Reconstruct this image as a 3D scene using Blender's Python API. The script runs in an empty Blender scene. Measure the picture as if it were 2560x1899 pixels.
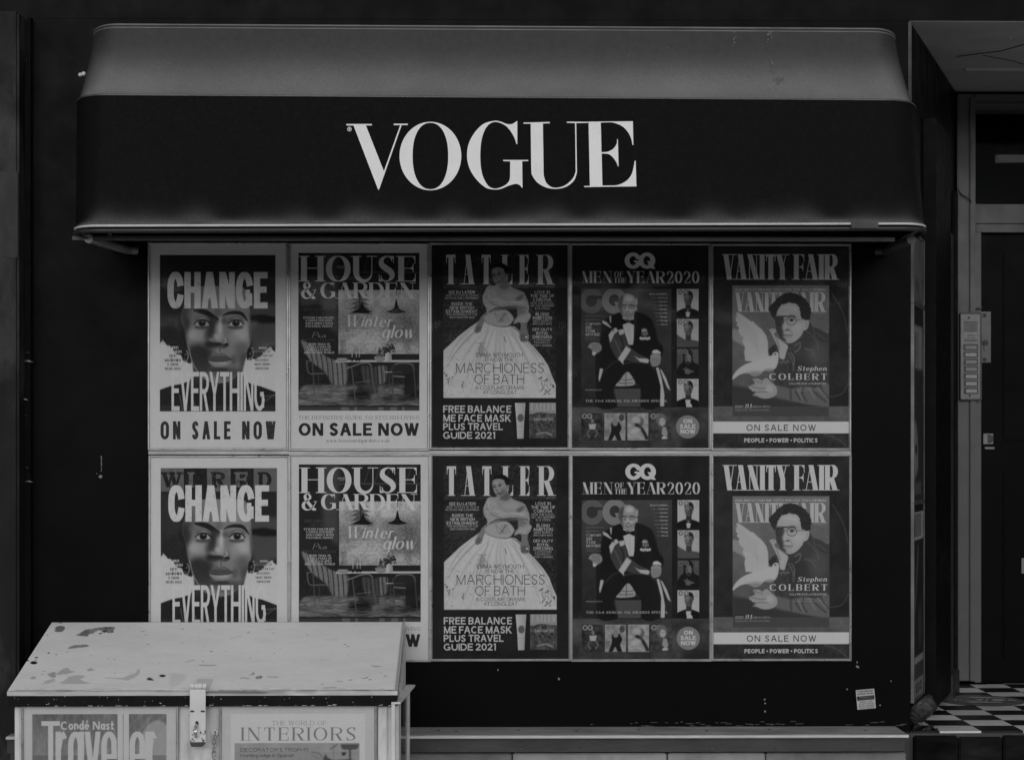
import bpy, bmesh, math, random
import numpy as np
from mathutils import Vector, Matrix

random.seed(4)
SC = bpy.context.scene
COL = SC.collection
# ------------------------------------------------------------------ camera, sky, sun, exposure
D, FPX, CAMZ = 8.4, 2268.0, 1.45
YAW = math.radians(.935)
cam_data = bpy.data.cameras.new('camera')
cam = bpy.data.objects.new('camera', cam_data); COL.objects.link(cam)
cam.location = (0, -D, CAMZ); cam.rotation_euler = (math.pi / 2, 0, -YAW)
cam_data.sensor_width = 36; cam_data.lens = FPX / 1024 * 36
cam_data.shift_y = (445 - 379.5) / 1024
cam_data.clip_end = 400; cam_data.clip_start = .1
SC.camera = cam

SUN_EL, SUN_AZ = math.radians(12.5), math.radians(-12)      # azimuth from straight behind the camera, towards the left
world = bpy.data.worlds.new('World'); SC.world = world; world.use_nodes = True
nt = world.node_tree; nt.nodes.clear()
sky = nt.nodes.new('ShaderNodeTexSky'); sky.sky_type = 'NISHITA'; sky.sun_disc = False
sky.sun_elevation = SUN_EL; sky.sun_rotation = math.pi + SUN_AZ; sky.dust_density = 1; sky.air_density = 2.5
bw = nt.nodes.new('ShaderNodeRGBToBW'); bg = nt.nodes.new('ShaderNodeBackground'); bg.inputs['Strength'].default_value = .15
wo = nt.nodes.new('ShaderNodeOutputWorld')
nt.links.new(sky.outputs[0], bw.inputs[0]); nt.links.new(bw.outputs[0], bg.inputs['Color']); nt.links.new(bg.outputs[0], wo.inputs['Surface'])
sd = bpy.data.lights.new('sun', 'SUN'); sd.energy = .5; sd.angle = math.radians(28); sd.color = (1, 1, 1)
sun = bpy.data.objects.new('sun', sd); COL.objects.link(sun)
_d = Vector((math.sin(SUN_AZ) * math.cos(SUN_EL), -math.cos(SUN_AZ) * math.cos(SUN_EL), math.sin(SUN_EL)))
sun.rotation_euler = _d.to_track_quat('Z', 'Y').to_euler()
SC.view_settings.view_transform = 'Standard'; SC.view_settings.look = 'None'
SC.view_settings.gamma = 1; SC.view_settings.use_curve_mapping = False; SC.view_settings.exposure = .32
SC.render.engine = 'CYCLES'


def P3(px, py, y=0.0):
    """world point on the upright plane at depth y seen at picture position px, py (1024 wide)"""
    a, b = (px - 512) / FPX, (445 - py) / FPX
    fx, fy = math.sin(YAW), math.cos(YAW); rx, ry = math.cos(YAW), -math.sin(YAW)
    t = (y + D) / (fy + a * ry)
    return Vector((t * (fx + a * rx), y, CAMZ + t * b))


def XX(px, y=0.0): return P3(px, 445, y).x
def ZZ(py, y=0.0, px=512): return P3(px, py, y).z
# ------------------------------------------------------------------ print engine (procedural artwork for flat prints)
def arc(cx, cy, rx, ry, a0, a1, n=14):
    t = np.radians(np.linspace(a0, a1, n))
    return [(cx + rx * math.cos(a), cy + ry * math.sin(a)) for a in t]


def spl(pts, n=6, closed=False):
    P = np.array(pts, float); m = len(P); out = []
    rng = range(m) if closed else range(m - 1)
    for i in rng:
        if closed:
            p0, p1, p2, p3 = P[(i - 1) % m], P[i], P[(i + 1) % m], P[(i + 2) % m]
        else:
            p0, p1, p2, p3 = P[max(i - 1, 0)], P[i], P[i + 1], P[min(i + 2, m - 1)]
        for k in range(n):
            t = k / n
            out.append(.5 * ((2 * p1) + (-p0 + p2) * t + (2 * p0 - 5 * p1 + 4 * p2 - p3) * t * t + (-p0 + 3 * p1 - 3 * p2 + p3) * t ** 3))
    if not closed: out.append(P[-1])
    return np.array(out)


# glyph = (width, strokes); T thick straight, t thin straight, h bar, p path with width by direction, w path with own widths,
# f serif, k beak.  u,v run 0..1 over the glyph box
def bowl(y0, y1, x=.55):
    c = (y0 + y1) / 2
    return [(0, y1)] + arc(x, c, 1 - x, (y1 - y0) / 2, 90, -90) + [(0, y0)]


S_PTS = spl([(.93, .80, 0), (.84, .95, .12), (.5, 1, .1), (.13, .88, .6), (.1, .68, .9), (.42, .53, 1), (.82, .38, 1), (.95, .2, .8), (.72, .04, .2), (.45, 0, .1), (.15, .06, .12), (.04, .22, 0)], 4)
G = {
 'A': (.92, [('t', 0, 0, .46, 1), ('T', 1, 0, .5, 1), ('h', .2, .8, .33), ('f', .02, 0), ('f', .95, 0)]),
 'B': (.72, [('T', 0, 0, 0, 1), ('p', bowl(.52, 1, .5)), ('p', bowl(0, .52, .55)), ('f', 0, 0), ('f', 0, 1)]),
 'C': (.88, [('p', arc(.52, .5, .52, .5, 48, 312, 22)), ('k', .93, 1, .68), ('k', .93, 0, .3)]),
 'D': (.86, [('T', 0, 0, 0, 1), ('p', [(0, 1), (.4, 1)] + arc(.4, .5, .6, .5, 90, -90, 18) + [(0, 0)]), ('f', 0, 0), ('f', 0, 1)]),
 'E': (.66, [('T', 0, 0, 0, 1), ('h', 0, 1, 1), ('h', 0, .85, .52), ('h', 0, 1, 0), ('f', 0, 0), ('f', 0, 1), ('k', 1, 1, .7), ('k', 1.03, 0, .32), ('k', .85, .52, .7), ('k', .85, .52, .36)]),
 'F': (.62, [('T', 0, 0, 0, 1), ('h', 0, 1, 1), ('h', 0, .85, .5), ('f', 0, 0), ('f', 0, 1), ('k', 1, 1, .7), ('k', .85, .5, .66), ('k', .85, .5, .34)]),
 'G': (.95, [('p', arc(.5, .5, .5, .5, 48, 330, 22)), ('k', .9, 1, .68), ('T', .92, 0.08, .92, .42), ('h', .58, 1.0, .42)]),
 'H': (.88, [('T', 0, 0, 0, 1), ('T', 1, 0, 1, 1), ('h', 0, 1, .52), ('f', 0, 0), ('f', 0, 1), ('f', 1, 0), ('f', 1, 1)]),
 'I': (.0, [('T', 0, 0, 0, 1), ('f', 0, 0), ('f', 0, 1)]),
 'J': (.5, [('p', [(1, 1), (1, .3)] + arc(.5, .3, .5, .3, 0, -160)), ('f', 1, 1)]),
 'K': (.84, [('T', 0, 0, 0, 1), ('t', 0.05, .36, .9, 1), ('T', .3, .58, 1, 0), ('f', 0, 0), ('f', 0, 1), ('f', .9, 1), ('f', .95, 0)]),
 'L': (.62, [('T', 0, 0, 0, 1), ('h', 0, 1, 0), ('f', 0, 0), ('f', 0, 1), ('k', 1, 0, .36)]),
 'M': (1.05, [('t', .03, 0, .03, 1), ('T', .03, 1, .5, 0), ('t', .5, 0, .97, 1), ('T', .98, 0, .98, 1), ('f', .03, 0), ('f', .97, 0), ('f', .97, 1)]),
 'N': (.9, [('t', .02, 0, .02, 1), ('T', .04, 1, .96, 0), ('t', .98, 0, .98, 1), ('f', .02, 0), ('f', .98, 1)]),
 'O': (1.0, [('p', arc(.5, .5, .5, .5, 0, 360, 32))]),
 'P': (.7, [('T', 0, 0, 0, 1), ('p', bowl(.45, 1, .5)), ('f', 0, 0), ('f', 0, 1)]),
 'Q': (1.0, [('p', arc(.5, .5, .5, .5, 0, 360, 32)), ('T', .62, .26, .96, -.06)]),
 'R': (.78, [('T', 0, 0, 0, 1), ('p', bowl(.5, 1, .5)), ('T', .48, .5, .96, 0), ('f', 0, 0), ('f', 0, 1), ('f', 1, 0)]),
 'S': (.66, [('w', S_PTS), ('k', .95, 1, .72), ('k', .02, 0, .28)]),
 'T': (.78, [('T', .5, 0, .5, 1), ('h', 0, 1, 1), ('f', .5, 0), ('k', 0, 1, .72), ('k', 1, 1, .72)]),
 'U': (.84, [('w', [(0, 1, 1), (0, .4, 1)] + [(x, y, w) for (x, y), w in zip(arc(.5, .38, .5, .38, 180, 360, 14), np.linspace(1, 0, 14) ** 1.0)] + [(1, 1, 0)]), ('f', 0, 1), ('f', 1, 1)]),
 'V': (.9, [('T', 0, 1, .5, 0), ('t', 1, 1, .52, 0), ('f', .03, 1), ('f', .97, 1)]),
 'W': (1.3, [('T', 0, 1, .28, 0), ('t', .5, 1, .28, 0), ('T', .46, 1, .73, 0), ('t', 1, 1, .74, 0), ('f', .02, 1), ('f', .48, 1), ('f', .98, 1)]),
 'X': (.84, [('T', .02, 1, .98, 0), ('t', .95, 1, .05, 0), ('f', .05, 1), ('f', .95, 1), ('f', .05, 0), ('f', .95, 0)]),
 'Y': (.86, [('T', 0, 1, .5, .44), ('t', 1, 1, .53, .44), ('T', .5, 0, .5, .48), ('f', .03, 1), ('f', .97, 1), ('f', .5, 0)]),
 'Z': (.72, [('h', 0, .95, 1), ('h', 0.05, 1, 0), ('T', .9, 1, .08, 0)]),
 '&': (1.0, [('w', spl([(.95, .5, 0), (.78, .25, .1), (.5, .03, .1), (.2, .02, .5), (.02, .2, 1), (.06, .42, .8), (.3, .58, .1), (.5, .75, .7), (.46, .93, .5), (.3, 1, .1), (.14, .88, .7), (.2, .66, .9), (.5, .3, 1), (.75, .06, 1), (.95, .02, .2)], 4)), ('h', .76, 1, .52)]),
 '0': (.66, [('p', arc(.5, .5, .5, .5, 0, 360, 30))]),
 '1': (.3, [('T', .7, 0, .7, 1), ('t', 0, .8, .7, 1), ('f', .7, 0)]),
 '2': (.64, [('w', spl([(.03, .72, .6), (.1, .92, .4), (.45, 1, .1), (.9, .86, .7), (.88, .6, 1), (.5, .32, .3), (.04, .02, .0)], 4)), ('h', .02, 1, 0), ('k', 1, 0, .26)]),
 '3': (.62, [('w', spl([(.05, .8, .3), (.45, 1, .1), (.88, .84, .9), (.78, .6, .5), (.42, .53, 0)], 4)), ('w', spl([(.42, .53, 0), (.85, .42, .6), (.98, .24, 1), (.75, .03, .4), (.4, 0, .1), (.04, .2, .4)], 4))]),
 '4': (.7, [('T', .75, 0, .75, 1), ('t', .7, 1, 0, .3), ('h', 0, 1, .28)]),
 '5': (.62, [('t', .12, 1, .08, .52), ('h', .12, .9, 1), ('w', spl([(.08, .52, 0), (.5, .62, .1), (.96, .36, 1), (.75, .04, .4), (.35, 0, .1), (.03, .16, .4)], 4))]),
 '6': (.66, [('p', arc(.5, .3, .5, .3, 0, 360, 24)), ('w', spl([(.9, .88, .2), (.5, 1, .1), (.1, .75, .8), (0, .35, 1)], 4))]),
 '7': (.62, [('h', 0, 1, 1), ('T', .95, 1, .35, 0)]),
 '8': (.66, [('p', arc(.5, .75, .44, .25, 0, 360, 22)), ('p', arc(.5, .26, .5, .26, 0, 360, 24))]),
 '9': (.66, [('p', arc(.5, .7, .5, .3, 0, 360, 24)), ('w', spl([(.1, .12, .2), (.5, 0, .1), (.9, .25, .8), (1, .65, 1)], 4))]),
 '!': (.0, [('T', 0, .28, 0, 1), ('d', 0, .0)]), '.': (.0, [('d', 0, 0)]), ',': (.05, [('d', 0, 0), ('t', .5, .05, -.5, -.18)]),
 "'": (.0, [('t', 0, .72, 0, 1)]), '-': (.3, [('h', 0, 1, .42)]), '/': (.3, [('t', 0, 0, 1, 1)]), '+': (.3, [('h', 0, 1, .5), ('t', .5, .35, .5, .65)]),
 '•': (.16, [('D', .5, .5)]), ':': (.0, [('d', 0, 0), ('d', 0, .5)]),
 'a': (.5, [('p', arc(.46, .5, .46, .5, 0, 360, 22)), ('T', 1, 0, 1, 1)]),
 'b': (.5, [('p', arc(.54, .5, .46, .5, 0, 360, 22)), ('T', 0, 0, 0, 1.5)]),
 'c': (.46, [('p', arc(.52, .5, .52, .5, 50, 310, 18))]),
 'd': (.5, [('p', arc(.46, .5, .46, .5, 0, 360, 22)), ('T', 1, 0, 1, 1.5)]),
 'e': (.48, [('p', arc(.5, .5, .5, .5, 6, 318, 28)), ('h', 0.05, 1, .52)]),
 'f': (.3, [('w', spl([(1, 1.42, .2), (.7, 1.52, .2), (.4, 1.3, 1), (.4, .9, 1), (.4, 0, 1)], 4)), ('h', 0, .95, .96)]),
 'g': (.5, [('p', arc(.46, .5, .46, .5, 0, 360, 22)), ('w', spl([(1, 1, .9), (1, .2, 1), (.95, -.3, .7), (.5, -.5, .1), (.08, -.36, .4)], 4))]),
 'h': (.48, [('T', 0, 0, 0, 1.5), ('w', [(0, .6, .2)] + [(x, y, .3 + .7 * k / 9) for k, (x, y) in enumerate(arc(.5, .6, .5, .4, 180, 0, 10))] + [(1, 0, 1)])]),
 'i': (.0, [('T', 0, 0, 0, 1), ('d', 0, 1.28)]), 'j': (.0, [('T', 0, -.4, 0, 1), ('d', 0, 1.28)]),
 'k': (.46, [('T', 0, 0, 0, 1.5), ('t', .05, .4, .95, 1), ('T', .35, .6, 1, 0)]),
 'l': (.0, [('T', 0, 0, 0, 1.5)]),
 'm': (.82, [('T', 0, 0, 0, 1), ('w', [(0, .6, .2)] + [(x, y, .3 + .7 * k / 9) for k, (x, y) in enumerate(arc(.25, .6, .25, .4, 180, 0, 10))] + [(.5, 0, 1)]), ('w', [(.5, .6, .2)] + [(x, y, .3 + .7 * k / 9) for k, (x, y) in enumerate(arc(.75, .6, .25, .4, 180, 0, 10))] + [(1, 0, 1)])]),
 'n': (.48, [('T', 0, 0, 0, 1), ('w', [(0, .6, .2)] + [(x, y, .3 + .7 * k / 9) for k, (x, y) in enumerate(arc(.5, .6, .5, .4, 180, 0, 10))] + [(1, 0, 1)])]),
 'o': (.5, [('p', arc(.5, .5, .5, .5, 0, 360, 24))]),
 'p': (.5, [('p', arc(.54, .5, .46, .5, 0, 360, 22)), ('T', 0, -.48, 0, 1)]),
 'q': (.5, [('p', arc(.46, .5, .46, .5, 0, 360, 22)), ('T', 1, -.48, 1, 1)]),
 'r': (.3, [('T', 0, 0, 0, 1), ('w', [(0, .62, .2), (.35, .92, .3), (.8, 1, .5), (1, .9, .9)])]),
 's': (.38, [('w', S_PTS)]),
 't': (.3, [('T', .4, 0.02, .4, 1.35), ('h', 0, 1, .98), ('h', .4, .95, 0)]),
 'u': (.48, [('w', [(0, 1, 1), (0, .4, 1)] + [(x, y, .9 - .8 * k / 9) for k, (x, y) in enumerate(arc(.5, .4, .5, .4, 180, 360, 10))]), ('T', 1, 0, 1, 1)]),
 'v': (.5, [('T', 0, 1, .5, 0), ('t', 1, 1, .52, 0)]),
 'w': (.76, [('T', 0, 1, .27, 0), ('t', .5, 1, .28, 0), ('T', .48, 1, .74, 0), ('t', 1, 1, .75, 0)]),
 'x': (.48, [('T', 0, 1, 1, 0), ('t', 1, 1, 0, 0)]), 'y': (.5, [('T', 0, 1, .5, 0), ('t', 1, 1, .3, -.48)]),
 'z': (.44, [('h', 0, 1, 1), ('h', 0, 1, 0), ('t', .95, 1, .05, 0)]), 'é': (.48, [('p', arc(.5, .5, .5, .5, 6, 318, 28)), ('h', 0.05, 1, .52), ('t', .45, 1.15, .7, 1.5)]),
}


def glyph_polys(ch, wt, wh, serif, xh, wide):
    """polygons of one glyph, unit = cap height; returns (width, polys)"""
    w, strokes = G[ch]
    low = ch.islower()
    Wd = w * wide + wt
    sc = xh if low else 1.0
    def X(u): return wt / 2 + u * (Wd - wt)
    def Y(v): return v * sc
    def Yi(v): return wh / 2 + v * (sc - wh)
    cond = (not serif) and Wd < (.8 if wt > .2 else .62) * sc and ch in 'COGQD0abcdegopqé'
    def stad(pts):      # narrow round letters get straight sides
        f = min(1.0, Wd / sc * 1.25); o = []
        for u, v in pts:
            t = 2 * v - 1; o.append((u, .5 + (.5 - (.5 - abs(t) / 2) * f) * (1 if t > 1e-6 else -1 if t < -1e-6 else 0)))
        return o
    out = []
    def strip(P, wid):
        P = np.array(P); d = np.gradient(P, axis=0); L = np.hypot(d[:, 0], d[:, 1]) + 1e-9
        n = np.stack([-d[:, 1] / L, d[:, 0] / L], 1) * np.array(wid)[:, None] / 2
        out.append(np.concatenate([P + n, (P - n)[::-1]]))
    for s in strokes:
        k = s[0]
        if k in 'Tt':
            th = wt if k == 'T' else (wh if serif else wt * .92)
            x0, x1, y0, y1 = X(s[1]), X(s[3]), Y(s[2]), Y(s[4])
            if k == 't' and serif:
                if abs(s[1] - .03) < .04: x0 -= (wt - wh) / 2 * 0; 
            ln = math.hypot(x1 - x0, y1 - y0) + 1e-9
            f = 1 / max(.55, abs(y1 - y0) / ln) if not serif else 1 / max(.75, abs(y1 - y0) / ln)
            h = th * f / 2
            out.append(np.array([(x0 - h, y0), (x0 + h, y0), (x1 + h, y1), (x1 - h, y1)]))
        elif k == 'h':
            y = Yi(s[3]); x0, x1 = X(s[1]), X(s[2])
            if ch in 'LEFTHZ72ftz+-' or low:
                x0 -= wt / 2 * (s[1] <= 0.05) * (0 if serif else 1); x1 += wt / 2 * (s[2] >= .84) * (1 if not serif else .6)
            out.append(np.array([(x0, y - wh / 2), (x1, y - wh / 2), (x1, y + wh / 2), (x0, y + wh / 2)]))
        elif k == 'p':
            pts = s[1]
            if cond:
                if ch in 'CG' : pts = [(1, .64)] + stad(arc(.5, .5, .5, .5, 8, 352, 30))[1:-1] + ([(1, .36)] if ch == 'C' else [(1, .3)])
                elif ch in 'ce': pts = [(1, .62 if ch == 'c' else .5)] + stad(arc(.5, .5, .5, .5, 8, 352, 30))[1:-1] + [(1, .32)]
                else: pts = stad(pts)
            P = np.array([(X(a), Yi(b)) for a, b in pts])
            d = np.gradient(P, axis=0); L = np.hypot(d[:, 0], d[:, 1]) + 1e-9
            closed = np.hypot(*(P[0] - P[-1])) < 1e-6
            if closed:
                d[0] = d[-1] = P[1] - P[-2]; L = np.hypot(d[:, 0], d[:, 1]) + 1e-9
            vf = np.abs(d[:, 1]) / L
            wid = wh + (wt - wh) * vf ** (1.6 if serif else 1)
            if closed:
                n = np.stack([-d[:, 1] / L, d[:, 0] / L], 1) * wid[:, None] / 2
                out.append(('ring', P + n, P - n))
            else:
                strip(P, wid)
        elif k == 'w':
            P = [(X(a), Yi(b) if -.01 <= b <= 1.01 else Y(b)) for a, b, c in s[1]]
            strip(P, [wh + (wt - wh) * (c if serif else .75) for a, b, c in s[1]])
        elif k == 'd':
            r = max(wt, wh) * .56
            out.append(np.array(arc(X(s[1]), Y(s[2]) + (r if s[2] < .6 else 0), r, r, 0, 360, 12)))
        elif k == 'D':
            out.append(np.array(arc(X(s[1]), .5, .2, .2, 0, 360, 16)))
        elif k == 'f' and serif:
            hw = wt * .5 + .09 * min(1, wide + .25); x = X(s[1]); y = Y(s[2]); b = wh * (1 if s[2] < .5 else -1)
            out.append(np.array([(x - hw, y), (x + hw, y), (x + hw, y + b), (x - hw, y + b)]))
        elif k == 'k' and serif:
            x = X(s[1]) + (wt * .3 if s[1] > .5 else -wt * .3); sg = -1 if s[1] > .5 else 1
            t = .5 * min(wt, .2) + wh; y0, y1 = Y(s[2]), Y(s[3])
            out.append(np.array([(x, y0), (x + sg * t * 1.2, y0), (x + sg * wh, y0 + .45 * (y1 - y0)), (x + sg * wh * .8, y1), (x, y1)]))
    return Wd, out


def srgb2lin(v):
    v = np.clip(np.asarray(v, float) / 255, 0, 1)
    return np.where(v <= .04045, v / 12.92, ((v + .055) / 1.055) ** 2.4)


def blur1(a, r, ax):
    r = int(round(r))
    if r < 1: return a
    pad = [(0, 0), (0, 0)]; pad[ax] = (r + 1, r)
    c = np.cumsum(np.pad(a, pad, mode='edge'), axis=ax)
    n = a.shape[ax]
    hi = np.take(c, np.arange(2 * r + 1, 2 * r + 1 + n), axis=ax); lo = np.take(c, np.arange(0, n), axis=ax)
    return (hi - lo) / (2 * r + 1)


def blur(a, r):
    if r < .5: return a
    s = max(1, r * .62)
    for _ in range(3): a = blur1(blur1(a, s, 0), s, 1)
    return a


class Canvas:
    def __init__(s, x0, y0, x1, y1, k, base=165, seed=1):
        s.W, s.H = int(round((x1 - x0) * k)), int(round((y1 - y0) * k))
        s.a = np.full((s.H, s.W), float(base)); s.k = k; s.o = (x0, y0)
        s.rng = np.random.default_rng(seed); s.M = (1, 0, 1, 0)
    def xf(s, ax=1, bx=0, ay=1, by=0): s.M = (ax, bx, ay, by)
    def px(s, P):
        P = np.asarray(P, float)
        return np.stack([(P[:, 0] * s.M[0] + s.M[1] - s.o[0]) * s.k, (P[:, 1] * s.M[2] + s.M[3] - s.o[1]) * s.k], 1)
    def sx(s, d): return d * s.k * abs(s.M[0])
    # polygons in canvas px -> (slice, mask)
    def raster(s, polys, margin=0, ss=3):
        allp = np.concatenate([np.concatenate(p[1:]) if isinstance(p, tuple) else p for p in polys])
        x0 = max(0, int(allp[:, 0].min() - margin - 1)); y0 = max(0, int(allp[:, 1].min() - margin - 1))
        x1 = min(s.W, int(allp[:, 0].max() + margin + 2)); y1 = min(s.H, int(allp[:, 1].max() + margin + 2))
        if x1 <= x0 or y1 <= y0: return None
        w, h = x1 - x0, y1 - y0
        acc = np.zeros((h * ss, w * ss), bool)
        for p in polys:
            rings = list(p[1:]) if isinstance(p, tuple) else [p]
            q = np.concatenate(rings)
            bx0 = max(0, int((q[:, 0].min() - x0) * ss) - 1); bx1 = min(w * ss, int((q[:, 0].max() - x0) * ss) + 2)
            by0 = max(0, int((q[:, 1].min() - y0) * ss) - 1); by1 = min(h * ss, int((q[:, 1].max() - y0) * ss) + 2)
            if bx1 <= bx0 or by1 <= by0: continue
            xs = (np.arange(bx0, bx1) + .5) / ss + x0; ys = (np.arange(by0, by1) + .5) / ss + y0
            ins = np.zeros((len(ys), len(xs)), bool)
            for r in rings:
                a = r; b = np.roll(r, -1, 0)
                for (ax, ay), (cx, cy) in zip(a, b):
                    if ay == cy: continue
                    rows = np.nonzero((ys >= min(ay, cy)) & (ys < max(ay, cy)))[0]
                    if not len(rows): continue
                    r0, r1 = rows[0], rows[-1] + 1
                    xc = ax + (ys[r0:r1] - ay) * (cx - ax) / (cy - ay)
                    ins[r0:r1] ^= xs[None, :] > xc[:, None]
            acc[by0:by1, bx0:bx1] |= ins
        m = acc.reshape(h, ss, w, ss).mean((1, 3))
        return (slice(y0, y1), slice(x0, x1)), m
    def put(s, sl, m, val, op=1.0, mode=None):
        a = s.a[sl]
        if mode == 'mul': s.a[sl] = a * (1 - m * op * (1 - val))
        elif mode == 'add': s.a[sl] = a + m * op * val
        else: s.a[sl] = a * (1 - m * op) + val * m * op
    def poly(s, P, val, soft=0, op=1, smooth=0, mode=None, grad=None, tex=0, clip=None):
        P = spl(P, smooth, True) if smooth else P
        r = s.raster([s.px(P)], margin=s.sx(soft) * 2, ss=2)
        if r is None: return
        sl, m = r
        if soft: m = blur(m, s.sx(soft))
        if clip is not None: m = m * clip[sl]
        if grad:   # (x0,y0,v0,x1,y1,v1)
            A = s.px([(grad[0], grad[1]), (grad[3], grad[4])]); d = A[1] - A[0]
            yy, xx = np.mgrid[sl[0], sl[1]]
            t = np.clip(((xx - A[0, 0]) * d[0] + (yy - A[0, 1]) * d[1]) / (d @ d), 0, 1)
            val = grad[2] + (grad[5] - grad[2]) * t
        if tex: val = val + tex * (s.noise(m.shape, 3) - .5)
        s.put(sl, m, val, op, mode)
    def mask(s, P, soft=0, smooth=0):
        P = spl(P, smooth, True) if smooth else P
        M = np.zeros_like(s.a); r = s.raster([s.px(P)], margin=s.sx(soft) * 2, ss=2)
        if r is not None: M[r[0]] = blur(r[1], s.sx(soft)) if soft else r[1]
        return M
    def rect(s, x0, y0, x1, y1, val, **k): s.poly([(x0, y0), (x1, y0), (x1, y1), (x0, y1)], val, **k)
    def ell(s, cx, cy, rx, ry, val, rot=0, **k):
        c, q = math.cos(math.radians(rot)), math.sin(math.radians(rot))
        s.poly([(cx + rx * math.cos(a) * c - ry * math.sin(a) * q, cy + rx * math.cos(a) * q + ry * math.sin(a) * c) for a in np.linspace(0, 2 * math.pi, 28, endpoint=False)], val, **k)
    def line(s, P, w, val, soft=0, op=1, smooth=0, taper=False, clip=None):
        P = np.array(P, float)
        if smooth: P = spl(P, smooth)
        P = s.px(P); d = np.gradient(P, axis=0); L = np.hypot(d[:, 0], d[:, 1]) + 1e-9
        n = np.stack([-d[:, 1] / L, d[:, 0] / L], 1) * s.sx(w) / 2
        if taper: n *= np.sin(np.linspace(.12, math.pi - .12, len(P)))[:, None]
        r = s.raster([np.concatenate([P + n, (P - n)[::-1]])], margin=s.sx(soft) * 2)
        if r is None: return
        m = blur(r[1], s.sx(soft)) if soft else r[1]
        if clip is not None: m = m * clip[r[0]]
        s.put(r[0], m, val, op)
    def noise(s, shape, cell):
        h, w = shape; g = s.rng.random((h // cell + 3, w // cell + 3))
        y = np.arange(h) / cell; x = np.arange(w) / cell
        yi, xi = y.astype(int), x.astype(int); fy, fx = (y - yi)[:, None], (x - xi)[None]
        fy = fy * fy * (3 - 2 * fy); fx = fx * fx * (3 - 2 * fx)
        a = g[yi][:, xi]; b = g[yi][:, xi + 1]; c = g[yi + 1][:, xi]; d = g[yi + 1][:, xi + 1]
        return (a * (1 - fx) + b * fx) * (1 - fy) + (c * (1 - fx) + d * fx) * fy
    def fbm(s, cells=(40, 18, 8, 3), wts=(.4, .3, .2, .1), ax=1, ay=1):
        o = 0
        for c, w in zip(cells, wts):
            n = s.noise((int(s.H / ay) + 2, int(s.W / ax) + 2), c)
            if ax != 1 or ay != 1:
                n = n[(np.arange(s.H) / ay).astype(int)][:, (np.arange(s.W) / ax).astype(int)]
            o = o + w * n[:s.H, :s.W]
        return o
    def tex(s, x0, y0, x1, y1, amp, cells=(40, 18, 8, 3), wts=(.4, .3, .2, .1), ax=1, ay=1, clip=None, power=1):
        P = s.px([(x0, y0), (x1, y1)]).astype(int); P[:, 0] = np.clip(P[:, 0], 0, s.W); P[:, 1] = np.clip(P[:, 1], 0, s.H)
        sl = (slice(P[0, 1], P[1, 1]), slice(P[0, 0], P[1, 0]))
        n = (s.fbm(cells, wts, ax, ay)[sl] - .5) * 2
        if power != 1: n = np.sign(n) * np.abs(n) ** power
        s.a[sl] += amp * n * (1 if clip is None else clip[sl])
    def text(s, t, x0, x1, yt, yb, val, kind='s', wt=.12, wh=None, gap=None, slant=0, xh=.7, sp=.34, op=1, rough=0, clip=None, wide=None, fade=None):
        wh = wt if wh is None else wh
        serif = kind == 'd'
        cap = yb - yt
        kern = {'VA': 1, 'AV': 1, 'FA': 1, 'TA': .8, 'AT': .8, 'YE': .4, 'LT': .6, 'TY': .2, 'RA': .0, 'GA': .4, 'EA': .3}
        kf = .9 if cap > 100 else .25
        gap = (.16 if not serif else .17) if gap is None else gap
        kp = [kern.get(t[i:i + 2], 0) * kf for i in range(len(t))]
        # find glyph widening so that the line fills x0..x1
        n = len(t)
        fixed = sum((gap if ch != ' ' else sp) for ch in t[:-1]) + sum(wt for ch in t if ch != ' ')
        flex = sum(G[ch][0] for ch in t if ch != ' ')
        ratio = abs(s.M[0] / s.M[2]); flex -= sum(kp) * .3
        need = (x1 - x0) * ratio / cap
        wd = (need - fixed) / max(flex, 1e-6) if flex else 1
        if wide: wd = wide
        scx = 1
        if wd < .25:      # too tight: squeeze everything
            wd = .45; scx = need / (fixed + flex * wd)
        x = 0; polys = []
        for ci, ch in enumerate(t):
            if ch == ' ': x += sp; continue
            w, ps = glyph_polys(ch, wt, wh, serif, xh, wd)
            for p in ps:
                def tr(q):
                    q = np.array(q)
                    X = (x + q[:, 0] + slant * q[:, 1]) * scx
                    return s.px(np.stack([x0 + X * cap / ratio, yb - q[:, 1] * cap], 1))
                polys.append(('ring', tr(p[1]), tr(p[2])) if isinstance(p, tuple) else tr(p))
            x += w + gap - kp[ci] * .3 * wd
        r = s.raster(polys, ss=3)
        if r is None: return
        sl, m = r
        if rough: m = m * (1 - rough * np.clip((s.noise(m.shape, 3) * .5 + s.noise(m.shape, 9) * .5 - .66) * 7, 0, 1))
        if clip is not None: m = m * clip[sl]
        if fade: m = m * np.clip(fade[0] + fade[1] * s.noise(m.shape, 14), 0, 1)
        s.put(sl, m, val, op)
    def albedo(s):
        s.a += (blur(s.rng.random(s.a.shape), 0) - .5) * 5 + (s.noise(s.a.shape, 3) - .5) * 4
        return np.clip(srgb2lin(np.clip(s.a, 12, 200)) / .376 * .78, .006, .85)
# ------------------------------------------------------------------ the prints
ART = {}


def jag(P, amp, rng, n=5):
    P = spl(P, n, True); d = rng.normal(0, amp, P.shape)
    return P + d


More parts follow.
